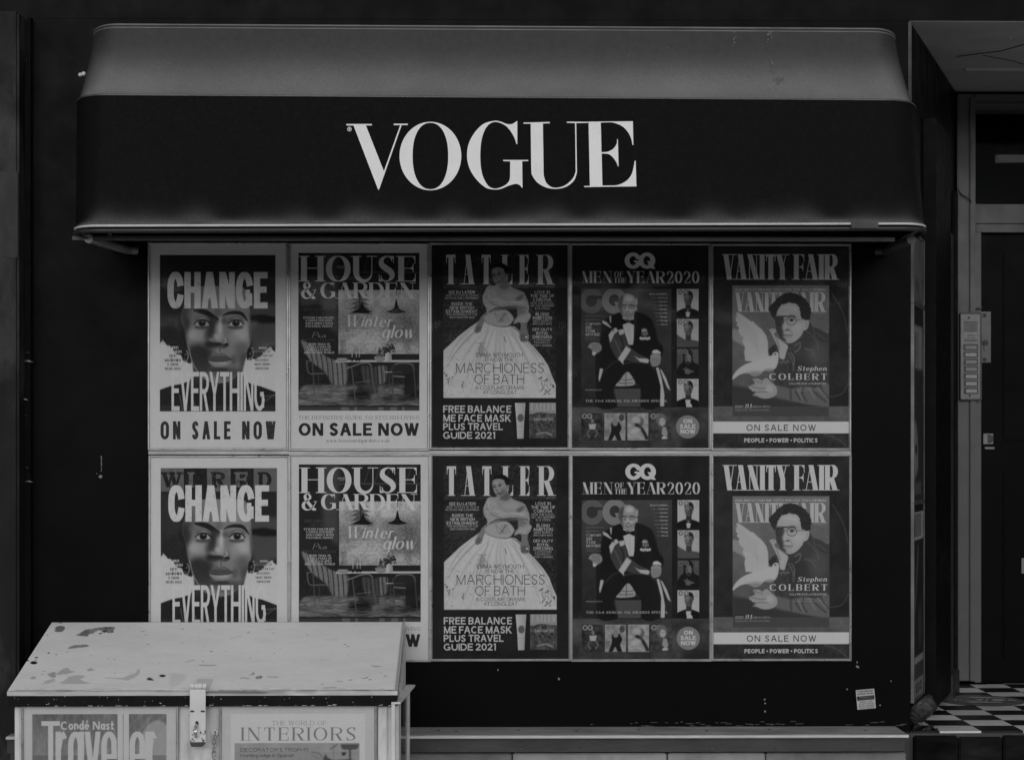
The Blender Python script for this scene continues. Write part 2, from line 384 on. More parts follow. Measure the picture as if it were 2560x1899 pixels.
def art_change(early=False):
    c = Canvas(45, 60, 1070, 1590, .55, 163, 3)
    c.tex(45, 60, 1070, 1590, 3)
    c.rect(122, 143, 987, 1313, 160)
    cov = c.mask([(122, 143), (987, 143), (987, 1313), (122, 1313)])
    c.xf(.4746, 79.4, .4787, 541.2)      # close-up coordinates of the face
    rng = c.rng
    # hair
    c.poly(jag([(60, -900), (60, 470), (130, 500), (180, 560), (260, 600), (330, 690), (420, 740), (460, 800), (540, 850), (600, 800), (700, 300), (1400, 250), (1440, 720), (1500, 810), (1560, 790), (1650, 760), (1720, 680), (1830, 600), (1940, 560), (1960, -900)], 9, rng, 9), 34, soft=5, clip=cov)
    c.poly([(1480, -100), (1960, -60), (1960, 590), (1830, 590), (1700, 690), (1560, 700), (1500, 400)], 66, soft=40, clip=cov, op=.85)
    c.poly([(1500, 120), (1700, 95), (1940, 140), (1940, 225), (1700, 235), (1520, 205)], 22, soft=18, clip=cov)
    if not early:
        c.poly([(120, -400), (380, -300), (430, 100), (200, 300), (100, 200)], 46, soft=60, clip=cov, op=.7)
    c.tex(122, 143, 987, 900, 11, (10, 5, 3), (.3, .4, .3), clip=cov)
    # neck and face
    c.poly([(600, 800), (618, 1010), (560, 1140), (520, 1640), (1480, 1640), (1440, 1150), (1385, 1010), (1440, 780)], 74, soft=12, clip=cov, grad=(0, 900, 64, 0, 1250, 30))
    face = [(620, -330), (500, -160), (450, 0), (432, 150), (480, 330), (500, 480), (530, 620), (570, 760), (640, 930), (720, 1060), (880, 1150), (1050, 1170), (1220, 1120), (1350, 980), (1430, 800), (1495, 620), (1530, 420), (1515, 150), (1500, -60), (1440, -250), (1330, -340)]
    c.poly(face, 104, soft=7, smooth=5, clip=cov)
    fm = c.mask(face, 8, 5) * cov
    def g(x, y, rx, ry, v, op=.8, s=None, rot=0):
        c.ell(x, y, rx, ry, v, rot, soft=s or min(rx, ry) * .55, op=op, clip=fm)
    g(1250, -120, 240, 150, 118, .8); g(700, -120, 220, 170, 84, .7)
    g(500, 40, 90, 260, 52, .85); g(470, 300, 80, 260, 40, .9); g(640, 120, 120, 60, 82, .6)
    g(660, 420, 150, 110, 130, .9); g(600, 400, 60, 70, 140, .5); g(1400, 390, 120, 170, 134, .95); g(1330, 420, 120, 90, 146, .6); g(1230, 500, 100, 90, 116, .8)
    g(720, 690, 210, 130, 36, .95); g(640, 800, 110, 190, 40, .9); g(780, 900, 160, 150, 42, .9); g(1180, 1010, 260, 90, 58, .85)
    g(1380, 690, 120, 170, 76, .85); g(1440, 860, 90, 160, 56, .8); g(900, 290, 56, 180, 40, .95, rot=6); g(870, 430, 80, 100, 52, .8); g(850, 180, 80, 60, 44, .7)
    g(1035, 300, 50, 190, 134, .9); g(1040, 300, 22, 170, 156, .8); g(1015, 455, 84, 70, 128, .85); g(990, 440, 40, 40, 150, .7); g(905, 505, 56, 44, 104, .8); g(900, 495, 22, 18, 128, .6)
    g(1135, 520, 56, 54, 92, .9); g(960, 562, 120, 34, 32, .98, 14); g(1130, 570, 46, 28, 30, .98, 14); g(860, 560, 66, 50, 36, .9); g(1000, 600, 150, 30, 44, .8)
    g(1015, 655, 64, 46, 108, .85); g(1035, 655, 10, 44, 64, .8); g(965, 650, 12, 40, 80, .5)
    g(800, 780, 80, 90, 40, .85); g(1250, 810, 50, 80, 66, .7); g(1020, 960, 150, 36, 44, .85); g(1050, 1050, 120, 40, 84, .5)
    g(1525, 300, 34, 280, 60, .8); g(1150, 30, 40, 100, 96, .4); g(1000, 60, 60, 90, 70, .5)
    c.tex(122, 500, 987, 1060, 7, (4, 2), (.5, .5), clip=fm)
    # mouth
    c.poly([(830, 800), (900, 730), (960, 695), (1020, 715), (1080, 700), (1160, 745), (1230, 800), (1120, 820), (1010, 828), (920, 818)], 62, soft=7, smooth=4)
    c.poly([(880, 735), (960, 698), (1020, 716), (1080, 702), (1150, 740), (1080, 745), (960, 742)], 92, soft=10, smooth=4, op=.8)
    c.poly([(850, 822), (930, 828), (1020, 822), (1130, 822), (1215, 822), (1160, 885), (1080, 916), (980, 914), (900, 880)], 108, soft=7, smooth=4)
    c.ell(1060, 858, 95, 24, 138, soft=12, op=.8); c.ell(960, 862, 50, 20, 122, soft=10, op=.7)
    c.line([(835, 812), (920, 822), (1010, 832), (1110, 824), (1235, 806)], 14, 26, soft=4, smooth=5, taper=True)
    # brows
    c.line([(610, 30), (700, 40), (820, 70), (930, 130), (1020, 180)], 84, 28, soft=9, smooth=6, taper=True)
    c.line([(1075, 120), (1160, 80), (1270, 66), (1370, 82), (1430, 140), (1475, 205)], 56, 32, soft=8, smooth=6, taper=True)
    g(950, 190, 70, 60, 48, .8); g(1110, 200, 60, 50, 66, .7)
    for ex, sgn in ((755, 1), (1288, -1)):
        c.ell(ex, 176, 122, 50, 88, soft=14, op=.85); c.ell(ex + 10, 150, 70, 16, 122, soft=9, op=.7)
        c.ell(ex + 8 * sgn, 296, 130, 34, 60, soft=14, op=.8)
        eye = [(ex - 125, 248 if sgn > 0 else 262), (ex - 70, 208), (ex, 192), (ex + 70, 206), (ex + 118, 252 if sgn < 0 else 262), (ex + 50, 280), (ex - 50, 284)]
        c.poly(eye, 138, soft=3, smooth=5); em = c.mask(eye, 2, 5)
        c.ell(ex, 230, 60, 58, 36, soft=4, clip=em); c.ell(ex, 230, 30, 30, 14, soft=3, clip=em)
        c.ell(ex + 8, 213, 9, 9, 190, soft=2)
        c.line([(ex - 132, 250), (ex - 70, 200), (ex, 182), (ex + 75, 200), (ex + 128, 256)], 19, 26, soft=3, smooth=5)
        c.line([(ex - 110, 262), (ex - 50, 290), (ex + 50, 288), (ex + 110, 264)], 7, 50, soft=3, smooth=5)
        c.line([(ex - 120, 190), (ex - 60, 150), (ex + 10, 134), (ex + 85, 156), (ex + 132, 210)], 9, 60, soft=4, smooth=5)
    c.line([(540, 600), (600, 830), (700, 1010)], 14, 130, soft=5, smooth=4, op=.8)
    c.line([(1105, 470), (1130, 495), (1122, 530), (1095, 548)], 9, 180, soft=2, smooth=4)
    for ex, ey in ((490, 740), (1515, 700)):
        c.ell(ex, ey, 55, 95, 24, soft=5); c.line(arc(ex, ey, 46, 84, -80, 120), 12, 160, soft=3, op=.9)
        for _ in range(9): c.ell(ex + rng.normal(0, 22), ey + rng.normal(0, 42), 8, 8, rng.choice([150, 20]), soft=2)
    # jacket
    c.poly([(60, 1285), (200, 1235), (290, 1205), (420, 1185), (560, 1135), (640, 1300), (700, 1640), (60, 1640)], 30, soft=5, clip=cov)
    c.poly([(1960, 1325), (1800, 1265), (1680, 1220), (1560, 1195), (1420, 1130), (1330, 1330), (1290, 1640), (1960, 1640)], 30, soft=5, clip=cov)
    for P in ([(560, 1150), (600, 1400), (680, 1600)], [(400, 1350), (450, 1600)], [(1400, 1150), (1420, 1300), (1380, 1480)], [(1760, 1450), (1850, 1380), (1960, 1350)], [(1740, 1380), (1960, 1340)]):
        c.line(P, 14, 96, soft=8, smooth=5, op=.7, clip=cov)
    c.rect(60, 1520, 1960, 1640, 62, op=.35, soft=4, clip=cov)  # glazing reflection painted as a pale band over the cover foot
    # letters
    c.xf(.8215, -11.1, .8286, -6.1)
    if not early:
        for i, (x0, x1) in enumerate(((162, 372), (372, 582), (582, 795), (795, 1005), (1005, 1216))):
            lt = i % 2 == 0
            c.rect(x0, 182, x1, 390, 84 if lt else 30, op=.92)
            c.text('WIRED'[i], x0 + (10 if i == 0 else 45), x1 - (14 if i == 0 else 50), 214, 352, 30 if lt else 82, 'd', .26, .14, rough=.5)
        c.tex(122, 143, 987, 320, 12, (14, 6, 3), (.4, .3, .3), clip=cov)
    for t, x0, x1, y0, y1 in (('SEYI', 246, 312, 1078, 1104), ('AKIWOWO', 208, 354, 1117, 1143)):
        c.text(t, x0, x1, y0, y1, 48, wt=.2)
    for t, x0, x1, y0, y1 in (('IS ENDING', 230, 330, 1156, 1180), ('ONLINE ABUSE', 208, 352, 1194, 1218), ('RESILIENCE+', 1032, 1156, 1116, 1138), ('SMART HIRING+', 1020, 1172, 1154, 1176), ('INNOVATION', 1032, 1150, 1192, 1214)):
        c.text(t, x0, x1, y0, y1, 74, wt=.17)
    c.text('RETURN OF', 1018, 1172, 1038, 1062, 90, wt=.18); c.text('THE STARTUP', 1006, 1190, 1076, 1100, 76, wt=.18)
    c.text('THE 2021', 208, 330, 1003, 1028, 160, wt=.22); c.text('CHANGEMAKERS', 196, 362, 1040, 1064, 156, wt=.2); c.text('INSIDE', 1062, 1132, 1010, 1026, 165, wt=.24)
    c.text('CHANGE', 230, 1143, 333, 662, 166, wt=.25, wh=.17, gap=.028, rough=.2)
    c.text('EVERYTHING', 268, 1117, 1235, 1587, 164, wt=.125, wh=.12, gap=.035, rough=.12)
    c.xf()
    c.text('ON SALE NOW', 127, 988, 1386, 1522, 42, wt=.17, gap=.2, sp=.42, rough=.15)
    return c


def art_room():
    c = Canvas(38, 60, 1072, 1585, .55, 163, 5); rng = c.rng
    c.tex(38, 60, 1072, 1585, 3)
    C4 = [(98, 122), (1010, 122), (1010, 1298), (98, 1298)]; cov = c.mask(C4)
    c.poly(C4, 30)
    c.poly([(250, 122), (400, 122), (400, 740), (340, 690), (280, 560)], 56, soft=22, clip=cov)
    for x in range(430, 1010, 78): c.line([(x + 50, 122), (x, 262)], 5, 74, soft=3, clip=cov, op=.7)
    c.rect(400, 262, 1010, 272, 62, soft=2)
    # landscape behind the window
    W4 = [(400, 398), (1010, 398), (1010, 875), (400, 875)]; wm = c.mask(W4)
    c.poly(W4, 120, grad=(0, 398, 150, 0, 600, 104))
    c.ell(740, 460, 190, 60, 152, soft=40, clip=wm, op=.8); c.ell(880, 640, 160, 80, 92, soft=50, clip=wm); c.ell(560, 780, 200, 80, 134, soft=50, clip=wm); c.ell(900, 840, 140, 50, 128, soft=30, clip=wm)
    c.tex(400, 398, 1010, 875, 46, (30, 6, 3, 2), (.35, .25, .2, .2), clip=wm)
    for k in range(40):   # pine
        y = 405 + k * 4.2; w = 8 + (k % 8) * 6 + k * .7
        c.line([(560 - w + rng.normal(0, 5), y + 6), (562, y), (564 + w + rng.normal(0, 5), y + 8)], 5, 44, soft=2, op=.75, clip=wm)
    c.rect(555, 400, 566, 560, 36, soft=1)
    for x, w in ((438, 26), (920, 60), (420, 20)):
        for k in range(14): c.line([(x - w * rng.random(), 780 + k * 7), (x, 770 + k * 7), (x + w * rng.random(), 784 + k * 7)], 4, 70, soft=2, op=.6, clip=wm)
    for cx, hw, y0 in ((578, 73, 492), (836, 74, 478)):
        c.rect(cx - 1.6, 200, cx + 1.6, y0 + 4, 24)
        c.poly([(cx - hw, 560), (cx - 45, 549), (cx - 18, 530), (cx - 5, y0), (cx + 5, y0), (cx + 18, 530), (cx + 45, 549), (cx + hw, 560), (cx + 40, 569), (cx, 572), (cx - 40, 569)], 20, smooth=3)
    # striped sofa
    sofa = [(118, 775), (180, 800), (260, 860), (340, 910), (460, 950), (470, 1000), (455, 1100), (360, 1106), (300, 1010), (230, 960), (170, 900)]
    c.poly(sofa, 96, soft=6, smooth=3); sm = c.mask(sofa, 4, 3)
    for k in range(9):
        x = 180 + k * 36; c.line([(x - 10, 800), (x + 26, 930), (x + 40, 1110)], 8, 36, soft=3, smooth=4, clip=sm)
    sofa2 = [(575, 960), (660, 975), (740, 950), (765, 985), (755, 1080), (700, 1104), (610, 1106), (580, 1040)]
    c.poly(sofa2, 92, soft=6, smooth=3); sm = c.mask(sofa2, 4, 3)
    for k in range(6):
        x = 600 + k * 30; c.line([(x, 950), (x + 12, 1110)], 9, 40, soft=3, clip=sm)
    c.tex(98, 760, 1010, 1100, 7, clip=cov)
    # rug
    c.poly([(150, 1106), (1010, 1106), (1010, 1262), (98, 1262), (98, 1150)], 84, soft=8, clip=cov)
    c.ell(560, 1180, 90, 50, 34, soft=24); c.ell(960, 1150, 80, 60, 30, soft=22, clip=cov); c.ell(850, 1210, 120, 26, 50, soft=16)
    c.tex(98, 1106, 1010, 1262, 46, (8, 3, 2), (.4, .4, .2), ax=6, ay=1, clip=cov)
    c.tex(98, 962, 1010, 1106, 9, (6, 3), (.5, .5), clip=cov); c.rect(98, 1262, 1010, 1270, 18); c.rect(98, 1270, 1010, 1298, 52, clip=cov)
    for x, w in ((420, 60), (520, 20), (700, 40), (790, 50), (880, 18)): c.rect(x, 1271, x + w, 1298, 96, soft=4, clip=cov, op=.7)
    # table with things
    c.rect(378, 921, 1010, 937, 158, soft=1); c.rect(480, 937, 1010, 962, 26, soft=3)
    c.rect(540, 960, 700, 1170, 25, soft=5, op=.5); c.rect(898, 960, 990, 1180, 24, soft=4, op=.8)
    for k in range(5): c.ell(427, 927 - k * 5.5, 46 - (k > 2) * 5, 3.4, 150 if k % 2 else 60)
    for x, y in ((503, 815), (535, 855), (557, 820)): c.rect(x - 3, y, x + 3, 905, 150, soft=1); c.ell(x, 915, 10, 14, 24, soft=1)
    c.poly([(672, 893), (755, 893), (745, 925), (720, 933), (700, 933), (682, 925)], 110, smooth=3)
    for k in range(9): c.ell(686 + k * 7, 890 - 7 * (k % 3), 8, 8, 60 + 30 * (k % 2), soft=1)
    c.poly([(762, 862), (792, 862), (801, 895), (797, 928), (756, 928), (752, 895)], 146, smooth=3, grad=(752, 0, 160, 801, 0, 110))
    for _ in range(70):
        a = rng.uniform(math.pi * .98, 2.02 * math.pi); r = rng.uniform(8, 74)
        c.ell(776 + r * math.cos(a), 862 + r * math.sin(a) * .85, rng.uniform(4, 11), 4, 26, rot=rng.uniform(0, 180), soft=1)
    # chairs
    for P, w, v in (([(450, 985), (500, 970), (560, 948), (620, 942), (650, 965)], 10, 96), ([(455, 975), (452, 1210)], 6, 86), ([(500, 980), (528, 1225)], 7, 80), ([(648, 965), (682, 1200)], 6, 80), ([(525, 1090), (640, 1075)], 5, 90), ([(160, 925), (175, 1015), (240, 1022), (330, 1018)], 7, 90), ([(330, 930), (352, 1165)], 6, 70), ([(205, 940), (218, 1185)], 7, 70), ([(160, 930), (250, 925), (330, 940)], 6, 88), ([(250, 1030), (250, 1150)], 5, 60),
                    ([(800, 1000), (830, 952), (900, 942), (955, 955), (970, 1000)], 11, 84), ([(806, 965), (812, 1222)], 8, 62), ([(965, 960), (985, 1215)], 8, 58), ([(748, 1010), (880, 1010)], 6, 170), ([(812, 1040), (900, 1046)], 7, 120), ([(785, 1015), (782, 1190)], 5, 66), ([(735, 1000), (745, 1145)], 5, 60), ([(850, 1100), (853, 1125)], 4, 40), ([(885, 1050), (890, 1140)], 4, 56)):
        c.line(P, w, v, soft=1.5, smooth=4, clip=cov)
    c.poly([(806, 965), (830, 958), (940, 958), (960, 1000), (900, 1030), (812, 1028)], 34, soft=3, smooth=3, op=.8)
    # letters
    c.text('HOUSE', 118, 988, 145, 335, 165, 'd', .235, .03, gap=.1)
    c.text('&', 118, 245, 340, 463, 165, 'd', .2, .04); c.text('GARDEN', 264, 975, 343, 461, 165, 'd', .235, .035, gap=.12)
    c.text('JANUARY', 386, 444, 219, 230, 150, 'd', .2, .1); c.text('2021', 402, 438, 234, 244, 140, wt=.16)
    c.text('DECORATING', 142, 358, 532, 556, 62, 'd', .18, .06); c.text('DETAILS', 184, 324, 565, 587, 58, 'd', .18, .06)
    c.text('DESTINATIONS', 134, 376, 762, 784, 58, 'd', .18, .06)
    for t, x0, x1, y in (('STYLISH TABLEWARE,', 135, 370, 597), ('CANDLE HOLDERS', 153, 352, 618), ('AND FABRICS WITH', 150, 356, 640), ('PASTORAL PRINTS', 154, 352, 661), ('MORE THAN 30', 174, 334, 794), ('EXTRA PAGES OF', 164, 344, 815), ('GREAT ESCAPES', 168, 342, 836), ('AROUND THE WORLD', 140, 368, 857),
                         ('A NORTH DORSET', 488, 676, 691), ('COTTAGE, CHIC CHALETS', 447, 716, 711), ('CHRISTMAS AT', 530, 688, 731), ("LONDON'S MOST", 495, 668, 751), ('DESIRABLE ADDRESS', 468, 692, 772)):
        c.text(t, x0, x1, y, y + 16, 160, 'd', .2, .09)
    c.text('Plus', 203, 305, 712, 752, 150, 'd', .06, .04, slant=.35, xh=.42)
    c.text('Winter,', 447, 828, 585, 673, 158, 'd', .15, .03, slant=.3, xh=.62, gap=.14)
    c.text('glow', 722, 968, 680, 755, 158, 'd', .2, .04, slant=.28, xh=.82, gap=.14)
    c.text('THE DEFINITIVE GUIDE TO STYLISH LIVING', 100, 1010, 1336, 1363, 74, 'd', .12, .04, sp=.5, gap=.3)
    c.text('ON SALE NOW', 100, 1008, 1390, 1485, 36, wt=.25, wh=.2, gap=.12)
    c.text('www.houseandgarden.co.uk', 308, 786, 1507, 1534, 88, 'd', .13, .05, xh=.7)
    return c


def art_gown():
    c = Canvas(45, 55, 1072, 1580, .55, 27, 7); rng = c.rng
    c.tex(45, 55, 1072, 1580, 6, (60, 25), (.6, .4))
    C4 = [(135, 120), (980, 120), (980, 1208), (135, 1208)]; cov = c.mask(C4)
    c.poly(C4, 34)
    c.tex(135, 120, 980, 1208, 34, (10, 5, 3), (.2, .4, .4), clip=cov, power=1.3)
    c.rect(135, 366, 980, 380, 56, soft=4, op=.6, clip=cov); c.rect(135, 384, 980, 460, 24, soft=14, op=.5, clip=cov)
    c.ell(250, 560, 140, 120, 60, soft=50, op=.4, clip=cov)
    for ch, x0, x1 in (('T', 150, 233), ('A', 272, 365), ('T', 415, 498), ('L', 578, 660), ('E', 708, 782), ('R', 846, 960)):
        c.text(ch, x0, x1, 134, 355, 162, 'd', .165, .022)
    # skirt
    sk = [(440, 620), (400, 632), (330, 680), (250, 742), (190, 800), (135, 852), (135, 1208), (980, 1208), (980, 1108), (950, 1040), (920, 960), (880, 900), (820, 830), (770, 780), (720, 715), (670, 672), (640, 668), (590, 676), (520, 660), (450, 630)]
    c.poly(sk, 157, soft=1.5, clip=cov); skm = c.mask(sk, 2) * cov
    c.tex(135, 600, 980, 1208, 12, (30, 12, 5, 2), clip=skm)
    for k in range(16):
        a = -1.0 + k * .13; c.line([(550 + 70 * a, 670), (550 + 260 * a, 850), (550 + 480 * a, 1208)], 12, 128 if k % 2 else 162, soft=6, smooth=4, clip=skm, op=.6, taper=True)
    for P, w, v in (([(590, 740), (605, 800)], 6, 60), ([(480, 650), (440, 800), (330, 1200)], 14, 138), ([(560, 680), (560, 850), (600, 1200)], 18, 146), ([(640, 680), (700, 800), (860, 1100)], 16, 140), ([(400, 640), (250, 780), (150, 960)], 12, 142), ([(440, 640), (380, 700), (240, 850), (150, 1000)], 7, 110), ([(655, 668), (740, 760), (880, 930), (960, 1100)], 5, 112), ([(640, 672), (690, 700), (730, 745)], 7, 70)):
        c.line(P, w, v, soft=4, smooth=5, clip=skm, taper=True)
    for _ in range(70):   # printed sketches on the cloth
        x = rng.choice([rng.normal(180, 40), rng.normal(400, 90), rng.normal(900, 45)]); y = rng.uniform(800 if x < 600 else 1010, 1190)
        L = rng.uniform(8, 34); a = rng.choice([1.2, 1.5, .4, .9])
        c.line([(x, y), (x + L * math.cos(a), y + L * math.sin(a))], 3, rng.uniform(50, 110), op=.7, clip=skm, soft=.6)
    for x, y in ((870, 1050), (905, 1080), (880, 1130), (920, 1170), (890, 1170), (960, 1120), (155, 1040), (190, 1068), (280, 1110)): [c.ell(x + rng.normal(0, 9), y + rng.normal(0, 12), 4, 8, 44, rot=25, soft=1.5, clip=skm, op=.75) for _ in range(4)]
    c.line([(385, 795), (450, 798)], 4, 50, op=.7); c.line([(420, 800), (392, 900), (380, 940)], 5, 60, op=.7, smooth=3); c.line([(420, 800), (460, 860), (465, 880)], 4, 80, op=.7, smooth=3)
    c.ell(422, 850, 22, 40, 110, soft=8, op=.6)
    # far arm and hand
    c.poly([(455, 570), (425, 590), (395, 640), (368, 690), (372, 715), (395, 720), (420, 680), (445, 630)], 100, smooth=3, soft=2)
    for k in range(4): c.line([(392 + k * 11, 670), (380 + k * 10, 716)], 5, 62, soft=2)
    # bodice
    c.poly([(450, 590), (500, 560), (600, 545), (660, 600), (650, 640), (610, 672), (540, 668), (470, 640), (440, 615)], 132, soft=3, smooth=3)
    for k in range(18): c.line([(rng.uniform(500, 640), 570), (rng.uniform(540, 640), 640)], 4, rng.choice([130, 70]), soft=2, op=.6)
    # near arm
    c.poly([(700, 470), (762, 500), (776, 600), (760, 670), (778, 740), (765, 782), (720, 785), (706, 740), (716, 660), (690, 600)], 96, soft=3, smooth=3)
    for k in range(4): c.line([(722 + k * 13, 730), (720 + k * 13, 780)], 5, 40, soft=2)
    c.ell(757, 750, 8, 8, 165, soft=1)
    # chest, neck, head
    c.poly([(510, 370), (560, 350), (600, 320), (622, 340), (650, 378), (720, 405), (750, 430), (748, 480), (650, 500), (560, 480), (500, 420)], 118, soft=3, smooth=3)
    c.poly([(555, 350), (610, 320), (640, 372), (600, 395), (555, 385)], 74, soft=8, op=.9)
    c.ell(715, 455, 40, 18, 70, rot=-20, soft=8, op=.8); c.ell(640, 430, 60, 26, 132, soft=14, op=.7)
    shawl = [(500, 362), (465, 372), (445, 410), (430, 450), (436, 500), (460, 540), (456, 580), (500, 560), (600, 520), (700, 530), (782, 570), (790, 600), (760, 640), (700, 640), (660, 650), (700, 590), (770, 560), (775, 500), (745, 440), (700, 480), (600, 480), (540, 440), (520, 385)]
    c.poly(shawl, 128, soft=3, smooth=3); shm = c.mask(shawl, 3, 3)
    c.poly([(470, 570), (560, 520), (700, 505), (775, 540), (700, 540), (560, 548)], 84, soft=5, smooth=3, op=.8)
    for P, v in (([(450, 440), (500, 500), (580, 520)], 96), ([(440, 480), (520, 470), (600, 490)], 146), ([(500, 560), (620, 510), (760, 520)], 140), ([(470, 560), (560, 530), (690, 540)], 54), ([(690, 480), (740, 460), (765, 480)], 90), ([(600, 480), (700, 490), (770, 500)], 146), ([(480, 380), (470, 430), (490, 480)], 146), ([(640, 640), (700, 600), (780, 570)], 110)):
        c.line(P, 10, v, soft=4, smooth=5, op=.8, taper=True)
    c.line([(450, 640), (530, 668), (610, 672), (650, 655)], 5, 80, soft=2, smooth=4); c.tex(430, 360, 790, 680, 16, (10, 5, 3), clip=shm)
    c.poly([(500, 235), (497, 270), (503, 300), (520, 340), (545, 362), (572, 356), (600, 330), (618, 290), (600, 240), (560, 222), (520, 222)], 116, smooth=4, soft=1.5)
    c.poly([(575, 300), (612, 280), (600, 330), (560, 360), (545, 352)], 76, soft=8, op=.8)
    c.poly([(496, 248), (512, 214), (550, 198), (590, 202), (620, 228), (628, 262), (610, 280), (594, 262), (584, 238), (550, 228), (515, 232)], 18, smooth=4, soft=1.5)
    c.ell(616, 286, 8, 14, 104, soft=2); c.ell(615, 308, 4, 5, 165)
    c.ell(530, 262, 16, 14, 132, soft=5, op=.8); c.ell(590, 300, 12, 16, 128, soft=6, op=.5)
    for ex, ey in ((512, 290), (553, 280)): c.ell(ex, ey, 11, 5, 34, rot=-12, soft=1.2); c.line([(ex - 13, ey - 9), (ex, ey - 15), (ex + 16, ey - 11)], 4, 44, soft=1.5, smooth=3)
    c.line([(528, 288), (524, 312), (538, 318)], 5, 92, soft=2, smooth=3); c.ell(533, 318, 10, 3.5, 60, soft=1)
    c.ell(544, 338, 15, 6, 48, rot=-10, soft=1.5); c.ell(545, 343, 9, 2.5, 86, soft=1)
    # letters
    for t, x0, x1, y, h in (('SEE EU LATER!', 174, 372, 404, 23), ('WHO TO STAY IN TOUCH', 155, 396, 432, 15), ('WITH ON THE CONTINENT', 146, 400, 452, 15), ('INSIDE THE', 197, 352, 491, 23), ('NEW BRITISH', 184, 366, 519, 23), ('ESTABLISHMENT', 156, 390, 547, 23), ('THE WORKINGS OF THE', 160, 390, 575, 15), ('WESTMINSTER WEB', 180, 370, 596, 15),
                            ('LOVE IN', 820, 935, 402, 23), ('THE TIME OF', 788, 967, 430, 23), ('CORONA', 808, 945, 458, 23), ('HOW THE SOCIAL', 790, 963, 487, 15), ('SET GET MARRIED', 790, 966, 507, 15), ('IN A CRISIS', 824, 932, 528, 15), ('BLOND', 828, 928, 567, 23), ('AMBITION', 804, 950, 595, 23), ("MEET BORIS'S", 810, 946, 622, 15), ('BROTHER MAX', 806, 950, 643, 15), ('OFF-DUTY', 803, 952, 682, 23), ('ROYAL', 832, 924, 710, 23), ('DRESSING', 806, 952, 738, 23), ('LOCKDOWN', 818, 938, 766, 14), ('FASHION FIT', 817, 938, 785, 14), ('FOR A QUEEN', 810, 947, 805, 15)):
        c.text(t, x0, x1, y, y + h, 165 if h > 18 else 150, wt=.13, gap=.13, wh=.13)
    c.text('January 2021', 900, 960, 366, 376, 130, wt=.1); c.rect(820, 552, 922, 554, 80); c.rect(845, 667, 912, 669, 80)
    for t, x0, x1, y0, y1, w in (('EMMA WEYMOUTH', 384, 731, 869, 899, .095), ('IS NOW THE', 450, 663, 905, 934, .095), ('MARCHIONESS', 229, 890, 945, 1019, .065), ('OF BATH', 371, 742, 1030, 1102, .065), ('A COSTUME DRAMA', 373, 742, 1115, 1143, .095), ('AT LONGLEAT', 432, 686, 1149, 1177, .095)):
        c.text(t, x0, x1, y0, y1, 30, wt=w, gap=.14, sp=.3)
    for t, x0, x1, y0, y1 in (('FREE BALANCE', 134, 645, 1263, 1317), ('ME FACE MASK', 134, 643, 1330, 1384), ('PLUS TRAVEL', 134, 582, 1394, 1447), ('GUIDE 2021', 134, 528, 1459, 1512)):
        c.text(t, x0, x1, y0, y1, 156, wt=.18, gap=.1, sp=.28)
    c.poly([(672, 1243), (752, 1243), (741, 1400), (737, 1510), (690, 1510), (685, 1400)], 150, grad=(672, 0, 156, 752, 0, 128)); c.ell(715, 1355, 24, 29, 74, soft=1); c.rect(688, 1418, 740, 1421, 120)
    c.rect(780, 1242, 980, 1508, 118); c.poly([(780, 1330), (860, 1312), (980, 1325), (980, 1508), (780, 1508)], 66, tex=30)
    g2 = c.mask([(780, 1320), (980, 1320), (980, 1508), (780, 1508)]); c.tex(780, 1320, 980, 1508, 46, (12, 5, 3), clip=g2)
    c.text('TATLER', 788, 972, 1244, 1300, 140, 'd', .14, .03); c.text('Travel Guide 2021', 812, 955, 1352, 1376, 150, 'd', .12, .05, slant=.25); c.line([(830, 1480), (900, 1465), (950, 1485)], 12, 120, soft=5, smooth=3)
    return c


def gq(c, x0, y0, x1, y1, v, bg, v2=None):
    v2 = v2 or v; w = x1 - x0; h = y1 - y0; r = h * .5
    for k, (cx, vv) in enumerate(((x0 + r * .99, v), (x1 - r * 1.02, v2))):
        cy = y0 + r
        c.ell(cx, cy, r, r * .98, vv); c.ell(cx, cy, r * .42, r * .55, bg)
        if k == 0:
            c.poly([(cx + r * .2, cy - r * .18), (cx + r * 1.1, cy - r * .18), (cx + r * 1.1, cy + r * .0), (cx + r * .2, cy)], bg)
            c.rect(cx + r * .12, cy - r * .02, cx + r * .62, cy + r * .2, vv)
        else:
            c.poly([(cx - r * .02, cy + r * .05), (cx + r * .4, cy + r * .05), (cx + r * 1.02, cy + r * .97), (cx + r * .55, cy + r * .97)], vv)


